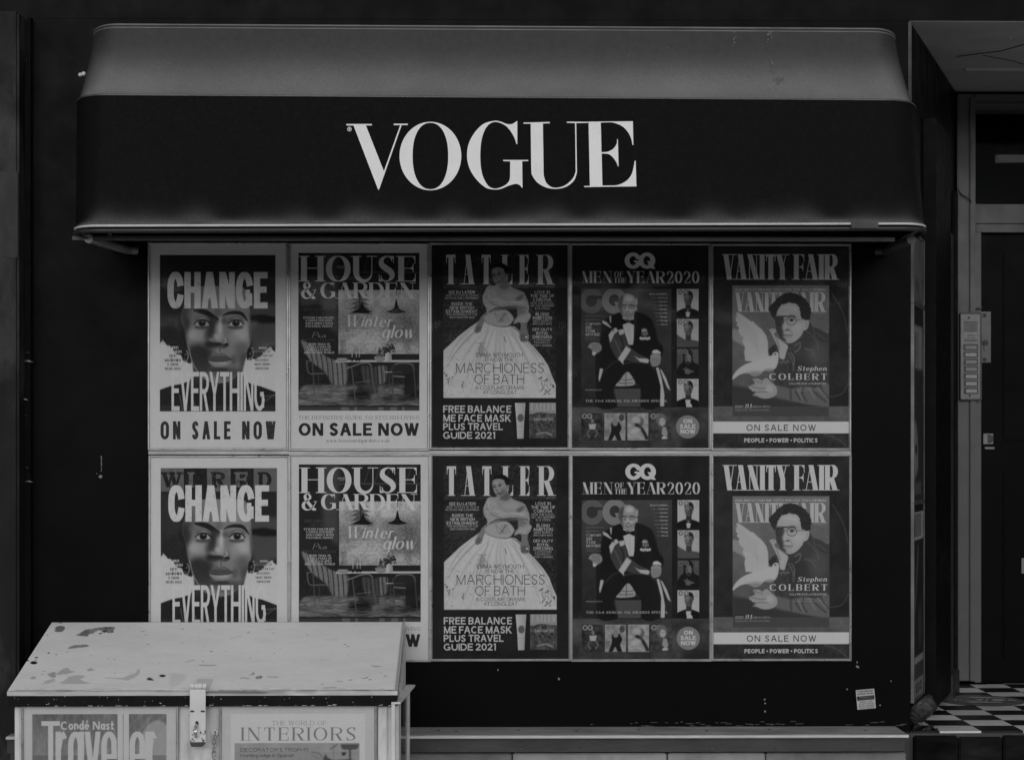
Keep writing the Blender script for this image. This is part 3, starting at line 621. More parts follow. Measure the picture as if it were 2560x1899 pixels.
def bust(c, x0, y0, x1, y1, bg, skin, hair, kind):
    w, h = x1 - x0, y1 - y0; M = c.mask([(x0, y0), (x1, y0), (x1, y1), (x0, y1)])
    U = lambda u, v: (x0 + u * w, y0 + v * h)
    c.rect(x0, y0, x1, y1, bg)
    if kind == 'hand':
        c.poly([U(-.1, 1.1), U(.1, .6), U(.28, .45), U(.3, .1), U(.55, .0), U(.72, .15), U(.75, .45), U(1.1, .65), U(1.1, 1.1)], 22, soft=3, smooth=4, clip=M)
        c.ell(*U(.52, .36), w * .15, h * .2, skin, soft=2); c.ell(*U(.56, .34), w * .06, h * .12, skin + 24, soft=4, op=.7)
        c.ell(*U(.52, .5), w * .1, h * .06, 40, soft=3)
        for k in range(5): c.line([U(.5, .82), U(.3 + .12 * k, .66 + .05 * abs(k - 1))], 8, skin + 20, soft=1.5)
        c.ell(*U(.5, .84), w * .14, h * .07, skin, soft=2)
    else:
        if kind == 'woman': c.poly([U(-.05, .58), U(.12, .62), U(.4, .74), U(.6, .74), U(1.05, .82), U(1.05, 1.1), U(-.05, 1.1)], 66, soft=2, smooth=3, clip=M)
        else: c.poly([U(-.05, .84), U(.22, .72), U(.4, .68), U(.62, .68), U(1.05, .82), U(1.05, 1.1), U(-.05, 1.1)], 18, soft=1.5, smooth=3, clip=M)
        c.poly([U(.4, .48), U(.64, .46), U(.66, .74), U(.55, .8), U(.4, .74)], skin - 34, soft=3)
        c.ell(*U(.52, .36), w * .19, h * .21, skin, soft=1.5); c.ell(*U(.46, .3), w * .08, h * .1, skin + 34, soft=4, op=.7); c.ell(*U(.62, .42), w * .06, h * .12, skin - 26, soft=4, op=.8)
        c.poly([U(.32, .3), U(.34, .14), U(.5, .06), U(.68, .1), U(.75, .24), U(.72, .38), U(.66, .24), U(.5, .19), U(.36, .22)], hair, soft=1.5, smooth=4)
        if kind != 'woman':
            c.poly([U(.38, .74), U(.64, .74), U(.6, 1.0), U(.42, 1.0)], 150, soft=1, clip=M)
            if kind == 'tie': c.poly([U(.38, .72), U(.5, .77), U(.64, .72), U(.64, .84), U(.5, .79), U(.38, .84)], 18, soft=1)
            c.poly([U(.1, .86), U(.36, .74), U(.45, 1.02), U(.05, 1.02)], 18, soft=1, clip=M); c.poly([U(.66, .74), U(1, .86), U(1, 1.02), U(.56, 1.02)], 18, soft=1, clip=M)
    for sx in (-.07, .08): c.ell(*U(.5 + sx, .34), w * .03, h * .012, 18, soft=.8)
    c.line([U(.5, .36), U(.49, .42)], 3, skin - 40, soft=1.5); c.ell(*U(.5, .48), w * .05, h * .014, 30, soft=1)
    gq(c, x0 + w * .04, y0 + h * .015, x0 + w * .54, y0 + h * .2, 96 if bg > 100 else 80, bg - 8 if bg > 60 else bg + 6)
    for k in range(7): c.rect(x0 + w * .8, y0 + h * (.04 + .035 * k), x0 + w * .95, y0 + h * (.05 + .035 * k), 90, op=.7)


def art_suit():
    c = Canvas(33, 55, 1060, 1582, .55, 27, 9); rng = c.rng
    c.tex(33, 55, 1060, 1582, 6, (60, 25), (.6, .4))
    c.rect(33, 1275, 1060, 1582, 50); c.tex(33, 1275, 1060, 1582, 24, (50, 20, 6), (.5, .3, .2)); c.ell(150, 1330, 150, 60, 84, soft=50, op=.6); c.ell(960, 1560, 120, 70, 26, soft=40, op=.8)  # paler blotchy foot: reflection in the glazing, painted into the print
    gq(c, 430, 113, 660, 238, 164, 27)
    c.text('MEN', 110, 336, 255, 343, 158, 'd', .2, .025, gap=.13); c.text('OF', 352, 418, 256, 298, 156, 'd', .18, .05); c.text('THE', 350, 440, 303, 343, 156, 'd', .2, .05)
    c.text('YEAR', 445, 730, 255, 343, 158, 'd', .2, .025, gap=.1); c.text('2020', 742, 988, 255, 343, 158, 'd', .17, .04, gap=.1)
    P4 = [(105, 388), (778, 388), (778, 1270), (105, 1270)]; cov = c.mask(P4)
    c.poly(P4, 50, grad=(0, 388, 58, 0, 1270, 34)); c.tex(105, 388, 778, 1270, 9, (40, 8, 3), clip=cov)
    # large faint monogram
    c.ell(182, 478, 88, 96, 78, clip=cov); c.ell(182, 478, 42, 44, 44, clip=cov); c.rect(200, 440, 262, 462, 44, clip=cov)
    c.ell(352, 478, 93, 98, 104, clip=cov); c.ell(352, 472, 40, 44, 46, clip=cov); c.poly([(350, 484), (390, 484), (440, 570), (392, 570)], 104, clip=cov)
    c.rect(105, 360, 778, 388, 28); c.rect(60, 388, 105, 600, 28, op=.0)
    c.xf(.5815, 90.1, .5815, 360.4)
    # stool
    c.poly([(450, 1320), (800, 1320), (780, 1570), (490, 1570)], 62, soft=4, clip=cov); c.poly([(470, 1298), (820, 1298), (800, 1330), (450, 1330)], 24, soft=3)
    c.poly([(465, 1298), (520, 1230), (560, 1170), (600, 1120), (650, 1125), (700, 1180), (715, 1230), (690, 1290)], 128, soft=3, smooth=3)
    for P in ([(500, 1260), (600, 1262), (690, 1255)], [(540, 1210), (600, 1222), (700, 1205)], [(600, 1130), (596, 1290)]): c.line(P, 9, 62, soft=3, smooth=3)
    # chair arm and hand on a stick
    c.poly([(205, 880), (280, 880), (290, 1100), (260, 1560), (215, 1560)], 24, soft=4)
    # legs
    c.poly([(290, 900), (560, 960), (760, 960), (900, 980), (1010, 1080), (1060, 1250), (1010, 1570), (800, 1570), (790, 1330), (720, 1240), (640, 1120), (590, 1130), (500, 1240), (440, 1330), (440, 1420), (480, 1570), (240, 1570), (260, 1250), (270, 1050)], 21, soft=4, smooth=3)
    c.line([(560, 1010), (720, 985), (880, 1000), (980, 1090)], 20, 46, soft=12, smooth=5); c.line([(300, 1130), (420, 1010), (540, 950)], 16, 44, soft=10, smooth=5)
    # jacket
    c.poly([(545, 345), (470, 365), (400, 400), (330, 450), (295, 520), (270, 640), (270, 800), (290, 950), (430, 960), (640, 960), (900, 960), (1030, 930), (1075, 870), (1070, 780), (1010, 700), (980, 560), (930, 440), (850, 380), (740, 345)], 20, soft=3, smooth=3)
    c.line([(730, 360), (730, 500), (700, 700)], 10, 38, soft=5, smooth=4); c.line([(940, 480), (990, 640), (1040, 780)], 10, 36, soft=6, smooth=4)
    # shirt, tie
    c.poly([(560, 380), (620, 470), (700, 385), (705, 520), (700, 700), (690, 768), (630, 768), (590, 640), (555, 500)], 152, soft=2)
    c.line([(640, 480), (655, 760)], 5, 122, soft=2); c.line([(600, 500), (625, 640)], 4, 130, soft=2)
    c.poly([(545, 430), (600, 450), (620, 465), (700, 438), (700, 510), (640, 478), (580, 500), (545, 500)], 16, soft=2, smooth=2)
    # sash of cloth with pale bands
    c.poly([(420, 560), (520, 580), (600, 660), (640, 780), (760, 880), (900, 950), (900, 1000), (760, 1000), (600, 960), (500, 960), (430, 860), (380, 720)], 52, soft=4, smooth=3)
    c.line([(520, 640), (560, 740), (560, 840)], 22, 34, soft=6, smooth=3); c.line([(440, 680), (500, 800), (540, 920)], 14, 74, soft=6, smooth=3)
    for P in ([(295, 452), (350, 470), (420, 550), (395, 545), (300, 490)], [(385, 405), (412, 392), (408, 495), (396, 480)], [(375, 640), (420, 580), (460, 605), (400, 740)], [(440, 560), (475, 545), (500, 590), (450, 630)], [(500, 575), (575, 562), (580, 620), (520, 645)], [(605, 782), (665, 830), (560, 990), (497, 950)], [(500, 950), (560, 960), (572, 1028)], [(700, 905), (760, 940), (870, 945), (900, 965), (880, 1005), (780, 985)],
              [(985, 1060), (1020, 1060), (1060, 1200), (1095, 1400), (1090, 1560), (1040, 1560), (1045, 1300)], [(1035, 1075), (1060, 1090), (1120, 1200), (1175, 1360), (1130, 1320), (1080, 1200)], [(265, 1070), (308, 1075), (290, 1150), (258, 1250), (247, 1190)]):
        c.poly(P, 146, soft=2)
    # medals
    c.poly([(805, 565), (830, 550), (870, 565), (890, 640), (840, 655), (800, 640)], 104, soft=2); c.poly([(800, 575), (860, 575), (855, 590), (800, 590)], 160, soft=2)
    for k in range(4): c.line([(815 + 18 * k, 590), (812 + 20 * k, 650)], 6, 40, soft=1)
    for k in range(5): c.ell(790 + 27 * k, 682 + 6 * (k % 2), 16, 20, 158, soft=2)
    # hands
    c.poly([(110, 795), (150, 745), (210, 735), (270, 755), (290, 810), (270, 850), (220, 870), (180, 860), (150, 820)], 112, soft=2, smooth=3)
    for k in range(4): c.line([(165 + k * 28, 755), (180 + k * 25, 835)], 5, 60, soft=3)
    c.poly([(165, 850), (230, 872), (195, 905), (170, 900)], 154, soft=2)
    c.poly([(930, 870), (950, 835), (1000, 828), (1045, 860), (1048, 900), (1030, 880), (960, 880)], 158, soft=2)
    c.poly([(925, 890), (1035, 890), (1045, 960), (1030, 1020), (980, 1045), (935, 1040), (915, 980)], 118, soft=2, smooth=3)
    for k in range(4): c.line([(940 + k * 26, 930), (945 + k * 24, 1030)], 5, 62, soft=3)
    # head
    c.poly([(505, 200), (520, 150), (570, 115), (640, 108), (700, 140), (732, 200), (735, 260), (712, 350), (690, 420), (640, 448), (590, 430), (545, 380), (520, 320), (500, 260)], 118, soft=2, smooth=4)
    c.poly([(500, 210), (525, 145), (575, 115), (560, 200), (545, 300), (560, 400), (530, 340), (505, 280)], 58, soft=12, op=.9)
    c.ell(640, 170, 55, 40, 152, soft=18, op=.9); c.ell(735, 210, 14, 50, 132, soft=6); c.ell(725, 300, 20, 34, 128, soft=4); c.ell(510, 260, 18, 34, 70, soft=6)
    c.ell(670, 320, 32, 28, 148, soft=10, op=.8); c.ell(590, 330, 24, 24, 130, soft=8, op=.7); c.ell(615, 300, 16, 44, 148, soft=6, op=.8)
    for ex in (575, 668):
        c.line(arc(ex, 282, 36, 26, 0, 360, 24), 4, 60, soft=1); c.line([(ex - 38, 262), (ex, 252), (ex + 40, 262)], 10, 34, soft=2, smooth=3); c.ell(ex, 284, 14, 6, 44, soft=2)
    c.line([(700, 268), (740, 262)], 7, 40, soft=1); c.line([(588, 372), (620, 392), (665, 372)], 8, 42, soft=2, smooth=3); c.ell(628, 380, 22, 6, 130, soft=2)
    c.line([(572, 330), (560, 380), (580, 420)], 5, 80, soft=3, smooth=3); c.line([(680, 335), (690, 370), (675, 410)], 5, 86, soft=3, smooth=3); c.ell(614, 342, 18, 7, 76, soft=3)
    # cover letters
    c.text('ALSO STARRING...', 898, 1150, 102, 122, 160, 'd', .22, .1)
    for k, (a, b, x) in enumerate((('Marcus', 'Rashford', 932), ('Lewis', 'Hamilton', 955), ('Ozzy', 'Osbourne', 952), ('Shawn', 'Mendes', 958), ('Lashana', 'Lynch', 960), ('Piers', 'Morgan', 980), ('John', 'Boyega', 985), ('Paul', 'Mescal', 995))):
        y = 150 + k * 48.9; m = 1132 - (1132 - x) * .58
        c.text(a, x, m - 10, y, y + 20, 105, 'd', .12, .07, slant=.2); c.text(b, m, 1132, y, y + 20, 150, wt=.18)
    c.text('JAN/FEB 2021 £3.99'.replace('£', ''), 78, 305, 390, 404, 130, 'd', .14, .06)
    c.text('Inspiration Of The Year', 78, 250, 438, 450, 130, wt=.16)
    c.text('Captain', 80, 268, 474, 510, 158, 'd', .14, .06, slant=.2, xh=.68)
    for t, x1, y in (('SIR', 158, 526), ('TOM', 196, 571), ('MOORE', 270, 616)): c.text(t, 80, x1, y, y + 36, 160, 'd', .17, .06)
    c.text('Story by Stuart McGurk', 78, 238, 672, 682, 120, wt=.16); c.text('Photographed by Gavin Bond', 78, 274, 696, 706, 110, wt=.16)
    c.text('BRITISH EDITION', 80, 292, 1340, 1356, 140, 'd', .2, .1)
    c.text('THE 23rd ANNUAL GQ AWARDS SPECIAL', 80, 1132, 1474, 1504, 160, 'd', .18, .08, gap=.3, sp=.6)
    c.xf()
    bust(c, 820, 388, 982, 598, 148, 74, 26, 'tie'); bust(c, 820, 613, 982, 822, 140, 84, 30, 'woman'); bust(c, 820, 838, 982, 1045, 66, 80, 20, 'hand'); bust(c, 820, 1062, 982, 1272, 146, 76, 24, 'plain')
    c.poly([(890, 1272), (935, 1272), (928, 1250), (910, 1240), (895, 1250)], 150)
    # lower row of little covers
    for i, x in enumerate((105, 278, 450, 620)):
        X1 = x + 157; m = c.mask([(x, 1318), (X1, 1318), (X1, 1522), (x, 1522)])
        c.rect(x, 1318, X1, 1522, (42, 118, 122, 52)[i]); c.tex(x, 1318, X1, 1522, 24, (14, 6), (.6, .4), clip=m)
        gq(c, x + 4, 1320, x + 84, 1362, 110, (40, 100, 100, 48)[i])
        if i == 0:
            c.ell(x + 84, 1378, 13, 16, 96, soft=2); c.poly([(x + 55, 1400), (x + 112, 1398), (x + 104, 1440), (x + 62, 1440)], 140, soft=2); c.line([(x + 62, 1440), (x + 46, 1470), (x + 66, 1500)], 12, 84, soft=2, smooth=3); c.line([(x + 104, 1440), (x + 120, 1470), (x + 100, 1500)], 12, 84, soft=2, smooth=3)
        if i == 1:
            c.poly([(x + 50, 1390), (x + 110, 1385), (x + 130, 1430), (x + 112, 1470), (x + 130, 1522), (x + 95, 1522), (x + 78, 1480), (x + 55, 1522), (x + 28, 1522), (x + 52, 1450)], 24, soft=2, clip=m); c.ell(x + 80, 1388, 22, 28, 104, soft=3); c.ell(x + 128, 1352, 20, 26, 60, soft=4, clip=m)
            for k in range(7): c.rect(x + 6, 1440 + k * 9, x + 40, 1443 + k * 9, 60)
        if i == 2:
            c.ell(x + 84, 1385, 38, 42, 78, rot=30, soft=4); c.ell(x + 70, 1370, 30, 30, 150, soft=8, op=.8); c.line([(x + 60, 1400), (x + 110, 1440), (x + 150, 1515)], 24, 36, soft=4, smooth=3, clip=m); c.ell(x + 60, 1450, 44, 22, 150, rot=-20, soft=8, op=.7); c.line([(x + 10, 1500), (x + 60, 1490), (x + 120, 1512)], 8, 140, soft=3)
        if i == 3:
            c.ell(x + 84, 1370, 40, 52, 84, soft=6, clip=m); c.ell(x + 90, 1384, 22, 30, 138, soft=4); c.poly([(x + 84, 1470), (x + 94, 1420), (x + 120, 1424), (x + 132, 1480), (x + 110, 1500)], 122, soft=3); c.poly([(x + 84, 1500), (x + 100, 1490), (x + 130, 1495), (x + 126, 1510), (x + 92, 1514)], 150, soft=2)
            for ex in (82, 98): c.ell(x + ex, 1378, 4, 2, 30, soft=.8)
    c.ell(901, 1421, 87, 87, 104)
    for t, x0, x1, y in (('ON', 868, 936, 1362), ('SALE', 842, 960, 1402), ('NOW', 845, 958, 1440)): c.text(t, x0, x1, y, y + 32, 160, wt=.28, wh=.2, gap=.05)
    return c


def art_dove():
    c = Canvas(38, 58, 1060, 1578, .55, 38, 11); rng = c.rng
    c.tex(38, 58, 1060, 1578, 11, (70, 30, 10), (.5, .3, .2))
    c.rect(38, 1262, 1060, 1376, 74); c.tex(38, 1262, 1060, 1376, 16, (40, 16, 5)); c.rect(38, 1463, 1060, 1578, 44); c.tex(38, 1463, 1060, 1578, 20, (40, 16, 5))  # lighter lower bands are glass reflection drawn into the print
    for P in ([(930, 420), (1010, 560), (1050, 720)], [(900, 1190), (1000, 1170), (1055, 1080)], [(870, 1468), (960, 1500), (1040, 1560)]): c.line(P, 7, 84, soft=3, smooth=5, op=.6)
    c.text('VANITY', 118, 604, 125, 315, 163, 'd', .19, .03, gap=.02); c.text('FAIR', 645, 972, 125, 315, 163, 'd', .19, .03, gap=.04)
    C4 = [(185, 358), (908, 358), (908, 1338), (185, 1338)]; cov = c.mask(C4)
    c.poly(C4, 86, grad=(0, 358, 96, 0, 1338, 72)); c.tex(185, 358, 908, 1338, 10, (30, 6, 3), clip=cov)
    c.xf(.5996, 180.2, .5996, 330.3)
    for t, x0, x1 in (('BARACK OBAMA', 42, 222), ('TALKS TO', 232, 315), ('JESMYN WARD', 326, 490), ('/ THE BATTLE OF', 500, 650), ('BRITNEY SPEARS', 662, 850), ('/ THE END OF', 860, 985), ('CLINTONWORLD', 995, 1172)): c.text(t, x0, x1, 84, 114, 155, wt=.14)
    c.text('VANITY', 46, 700, 130, 376, 150, 'd', .19, .03, gap=.02); c.text('FAIR', 715, 1168, 130, 376, 150, 'd', .19, .03, gap=.04)
    # coat
    coat = [(590, 960), (540, 830), (470, 900), (520, 800), (640, 700), (760, 760), (900, 610), (990, 540), (1090, 590), (1180, 640), (1230, 700), (1230, 1700), (0, 1700), (0, 1330), (260, 1250), (560, 1160)]
    c.poly([(530, 780), (620, 760), (700, 740), (880, 640), (960, 500), (1010, 560), (1090, 590), (1190, 650), (1230, 700), (1230, 1560), (900, 1560), (740, 1500), (560, 1440), (540, 1320), (520, 1100), (580, 1000), (600, 900)], 56, soft=6, smooth=3, clip=cov)
    c.poly([(450, 860), (530, 780), (590, 900), (600, 1000), (500, 960)], 44, soft=8, clip=cov)
    c.ell(800, 1000, 160, 180, 48, soft=60, clip=cov); c.ell(1080, 900, 120, 160, 72, soft=50, clip=cov, op=.7)
    for P, w, v in (([(940, 620), (1020, 700), (1080, 840), (900, 830)], 8, 88), ([(1010, 560), (1040, 680), (1090, 840)], 6, 92), ([(900, 830), (1000, 870), (1050, 950)], 10, 84), ([(700, 880), (760, 1000), (770, 1120)], 30, 74), ([(780, 800), (850, 760), (840, 840), (780, 880)], 16, 92), ([(740, 880), (780, 960), (770, 1040)], 10, 110), ([(1060, 640), (1140, 700), (1190, 780)], 12, 74), ([(1100, 720), (1200, 760)], 10, 40), ([(700, 1040), (690, 1120)], 8, 80)):
        c.line(P, w, v, soft=5, smooth=5, clip=cov, op=.8)
    # sleeve below with creases
    sl = [(545, 1300), (640, 1310), (760, 1330), (900, 1300), (1060, 1320), (1180, 1260), (1230, 1340), (1230, 1560), (900, 1520), (700, 1480), (560, 1450)]
    c.poly(sl, 84, soft=6, smooth=3, clip=cov)
    for P in ([(780, 1340), (860, 1480)], [(900, 1310), (880, 1400), (940, 1500)], [(1000, 1330), (1080, 1420), (1180, 1500)], [(1100, 1280), (1140, 1380), (1220, 1450)], [(730, 1330), (740, 1480)]): c.line(P, 20, 50, soft=8, smooth=5, clip=cov, op=.8)
    for P in ([(820, 1330), (880, 1470)], [(960, 1320), (1040, 1460)], [(1060, 1310), (1180, 1440)]): c.line(P, 14, 110, soft=7, smooth=5, clip=cov, op=.8)
    c.poly([(0, 1290), (240, 1330), (300, 1440), (560, 1450), (900, 1540), (1230, 1570), (1230, 1700), (0, 1700)], 44, soft=22, clip=cov, op=.85)
    c.tex(185, 1180, 908, 1338, 10, (20, 8, 3), clip=cov)
    # cuffed hand at the cheek
    c.poly([(465, 605), (500, 585), (560, 590), (580, 610), (530, 640), (560, 690), (640, 750), (700, 800), (680, 880), (650, 975), (600, 960), (585, 850), (540, 740), (500, 660), (490, 630)], 140, soft=3, smooth=3)
    c.line([(490, 615), (540, 600), (570, 618)], 6, 84, soft=3, smooth=3); c.line([(520, 640), (560, 720), (600, 840)], 12, 104, soft=6, smooth=4)
    c.poly([(580, 950), (660, 975), (700, 920), (720, 1020), (640, 1045), (585, 1020)], 60, soft=3, smooth=2)
    for k in range(14): c.ell(600 + 9 * k, 1000 + 10 * math.sin(k), 4, 4, 130, soft=1)
    # head
    face = [(600, 300), (640, 275), (740, 262), (820, 290), (855, 360), (865, 440), (905, 470), (890, 620), (850, 690), (780, 750), (700, 768), (640, 740), (590, 690), (550, 600), (535, 480), (550, 400)]
    c.poly(face, 138, soft=4, smooth=4); fm = c.mask(face, 5, 4)
    c.poly([(520, 420), (640, 430), (650, 560), (640, 640), (660, 700), (700, 770), (600, 720), (540, 600)], 52, soft=14, clip=fm, op=.95)
    def g(x, y, rx, ry, v, op=.8, rot=0): c.ell(x, y, rx, ry, v, rot, soft=min(rx, ry) * .6, op=op, clip=fm)
    g(720, 340, 100, 50, 152); g(820, 560, 60, 60, 150); g(650, 560, 22, 50, 148, .9); g(700, 600, 26, 12, 90); g(690, 690, 60, 16, 120); g(720, 740, 50, 20, 130); g(760, 450, 80, 40, 112, .5)
    for k in range(4): c.line([(610, 345 + 14 * k), (700, 338 + 14 * k), (780, 350 + 14 * k)], 4, 116, soft=3, smooth=4, op=.7)
    c.line([(620, 436), (690, 432)], 16, 46, soft=5); c.line([(690, 440), (740, 424), (795, 436)], 18, 66, soft=5, smooth=3)
    c.ell(745, 482, 24, 14, 60, soft=3); c.ell(748, 478, 11, 11, 24, soft=2); c.line([(715, 470), (745, 460), (785, 476)], 6, 50, soft=2, smooth=3)
    c.line(arc(745, 490, 60, 52, 0, 360, 28), 7, 44, soft=1.5); c.line([(805, 480), (900, 470)], 5, 70, soft=2); c.line([(640, 470), (686, 474)], 6, 60, soft=2); c.line(arc(600, 490, 50, 48, 0, 360, 24), 6, 36, soft=2)
    c.line([(648, 500), (632, 570), (650, 604), (700, 606)], 7, 92, soft=3, smooth=4); c.ell(686, 604, 16, 6, 56, soft=2)
    c.line([(650, 662), (700, 668), (752, 668)], 8, 54, soft=2, smooth=3); c.line([(720, 590), (750, 640), (758, 680)], 6, 96, soft=4, smooth=3)
    c.poly([(905, 480), (950, 478), (965, 520), (940, 590), (900, 608), (890, 560)], 142, soft=3, smooth=3); c.line([(920, 500), (940, 530), (920, 570)], 6, 92, soft=3, smooth=3)
    hair = jag([(460, 350), (480, 300), (540, 240), (600, 180), (680, 140), (760, 140), (850, 170), (930, 230), (975, 300), (985, 380), (975, 460), (940, 480), (900, 468), (865, 440), (850, 360), (820, 290), (740, 262), (640, 278), (600, 310), (565, 380), (535, 470), (500, 420)], 4, rng, 6)
    c.poly(hair, 42, soft=5); hm = c.mask(hair, 5)
    for k in range(90):
        x = rng.uniform(470, 980); y = rng.uniform(140, 460); a = rng.uniform(0, 6.3)
        c.line(arc(x, y, 26, 16, math.degrees(a), math.degrees(a) + 120, 7), 4, rng.choice([84, 72, 24]), soft=2, op=.6, clip=hm)
    # dove
    c.poly([(8, 592), (80, 600), (160, 680), (160, 800), (100, 770), (8, 720)], 118, soft=8, smooth=2, clip=cov)
    wing = [(60, 378), (110, 400), (180, 450), (250, 500), (262, 490), (310, 540), (380, 600), (430, 670), (450, 750), (452, 850), (455, 920), (500, 930), (520, 940), (450, 1040), (250, 1000), (170, 990), (155, 880), (165, 820), (130, 740), (150, 700), (105, 660), (80, 600), (95, 580), (55, 540), (75, 520), (40, 470), (62, 465), (38, 430), (70, 440), (56, 400)]
    c.poly(wing, 148, soft=3); wm = c.mask(wing, 4)
    for k in range(8): c.line([(60 + 10 * k, 420 + 40 * k), (180 + 14 * k, 520 + 38 * k), (330, 640 + 34 * k)], 5, 122, soft=3, smooth=5, clip=wm, op=.8)
    for k in range(6): c.line([(170, 800 + 30 * k), (300, 800 + 26 * k), (420, 760 + 20 * k)], 5, 132, soft=4, smooth=4, clip=wm, op=.7)
    body = [(455, 935), (490, 930), (515, 890), (550, 874), (582, 890), (585, 950), (570, 1030), (540, 1085), (480, 1115), (400, 1110), (360, 1150), (280, 1180), (200, 1140), (100, 1160), (8, 1225), (8, 1190), (60, 1110), (150, 1040), (250, 1000), (340, 980)]
    c.poly(body, 152, soft=3, smooth=3, clip=cov); bm = c.mask(body, 4, 3)
    c.ell(300, 1160, 120, 40, 112, soft=24, clip=bm); c.ell(480, 1110, 80, 24, 112, soft=14, clip=bm); c.ell(538, 905, 16, 10, 96, rot=40, soft=5); c.ell(546, 898, 7, 6, 26, soft=1)
    c.line([(180, 996), (250, 998)], 5, 40, soft=2)
    # lower hand
    c.poly([(260, 1215), (330, 1210), (380, 1230), (430, 1200), (500, 1260), (555, 1310), (560, 1400), (480, 1450), (380, 1455), (300, 1420), (255, 1420), (300, 1380), (225, 1340), (215, 1300), (290, 1270)], 128, soft=4, smooth=3)
    for P in ([(270, 1225), (380, 1270)], [(225, 1300), (340, 1330), (440, 1320)], [(280, 1380), (380, 1370), (460, 1380)], [(360, 1180), (380, 1250)]): c.line(P, 7, 74, soft=4, smooth=4)
    c.ell(470, 1330, 50, 50, 146, soft=22, op=.7); c.line([(255, 1340), (265, 1365)], 7, 165, soft=1)
    # letters
    c.text('Stephen', 816, 1180, 1052, 1112, 158, 'd', .22, .06, slant=.2, xh=.66); c.text('COLBERT', 468, 1190, 1144, 1224, 158, 'd', .26, .05, gap=.38)
    c.text('Give', 714, 798, 1256, 1282, 155, 'd', .2, .08, slant=.2); c.text('PEACE', 812, 944, 1256, 1282, 158, 'd', .24, .09); c.text('a', 952, 976, 1256, 1282, 155, 'd', .2, .08, slant=.2); c.text('CHANCE!', 990, 1174, 1256, 1282, 158, 'd', .24, .09)
    c.text('by JOE HAGAN', 866, 1020, 1326, 1338, 130, 'd', .2, .1); c.text('Photographs by ANNIE LEIBOVITZ', 764, 1124, 1350, 1361, 130, 'd', .2, .1)
    c.text('HOLIDAY SPECIAL', 1002, 1174, 386, 397, 140, 'd', .2, .1)
    c.rect(44, 1544, 144, 1548, 140); c.rect(44, 1570, 144, 1574, 140); c.rect(44, 1544, 48, 1574, 140); c.rect(140, 1544, 144, 1574, 140); c.text('EXTRA', 58, 132, 1552, 1566, 140, wt=.2)
    c.text('81', 162, 245, 1524, 1578, 158, 'd', .22, .06, slant=.2); c.text('GREAT GIFTS', 252, 474, 1546, 1568, 146, 'd', .2, .08, slant=.2); c.text('Inspired by Our Favorite Films', 44, 470, 1590, 1610, 130, 'd', .2, .08, slant=.15)
    c.xf()
    c.rect(38, 1263, 1060, 1338, 90, op=.3)  # the same painted reflection carried across the cover
    c.rect(38, 1376, 1060, 1463, 165)
    c.text('ON SALE NOW', 290, 810, 1398, 1445, 56, wt=.15, gap=.24, sp=.5)
    c.text('PEOPLE • POWER • POLITICS', 273, 822, 1500, 1532, 158, wt=.22, gap=.1)
    return c


def art_travel():
    # units: the 3.977x close-up of the chest front
    c = Canvas(236, 965, 1750, 3240, .3, 158, 13); rng = c.rng
    c.tex(236, 965, 1750, 3240, 4)
    C4 = [(318, 1042), (1652, 1042), (1652, 2950), (318, 2950)]; cov = c.mask(C4)
    c.poly(C4, 92, grad=(0, 1042, 92, 0, 1600, 116)); c.tex(318, 1042, 1652, 2950, 22, (26, 10, 4), (.4, .3, .3), ax=1, ay=3, clip=cov)
    for k in range(6): c.line([(1000 + 130 * k, 1500), (1400 + 120 * k, 1042)], 16, 122, soft=10, clip=cov, op=.6)
    c.poly(arc(1560, 1440, 170, 310, 0, 360, 40), 138, soft=14, clip=cov, op=.8)
    for k in range(34):
        a = math.radians(150 + k * 6); c.line([(1560 + 160 * math.cos(a), 1440 + 300 * math.sin(a)), (1560 + 186 * math.cos(a), 1440 + 336 * math.sin(a))], 9, 152, soft=2, clip=cov)
    c.rect(318, 1456, 1652, 2950, 60, op=.35, clip=cov)
    c.text('T', 408, 592, 1112, 1700, 162, wt=.13, wh=.08); 
    c.text('ravelle', 548, 1440, 1112, 1740, 160, wt=.115, wh=.08, xh=.83, gap=.012)
    c.text('r', 1440, 1560, 1112, 1740, 160, wt=.115, wh=.08, xh=.83)
    c.text('Condé Nast', 600, 1130, 1115, 1200, 160, wt=.2, wh=.17, gap=.06, xh=.74)
    return c


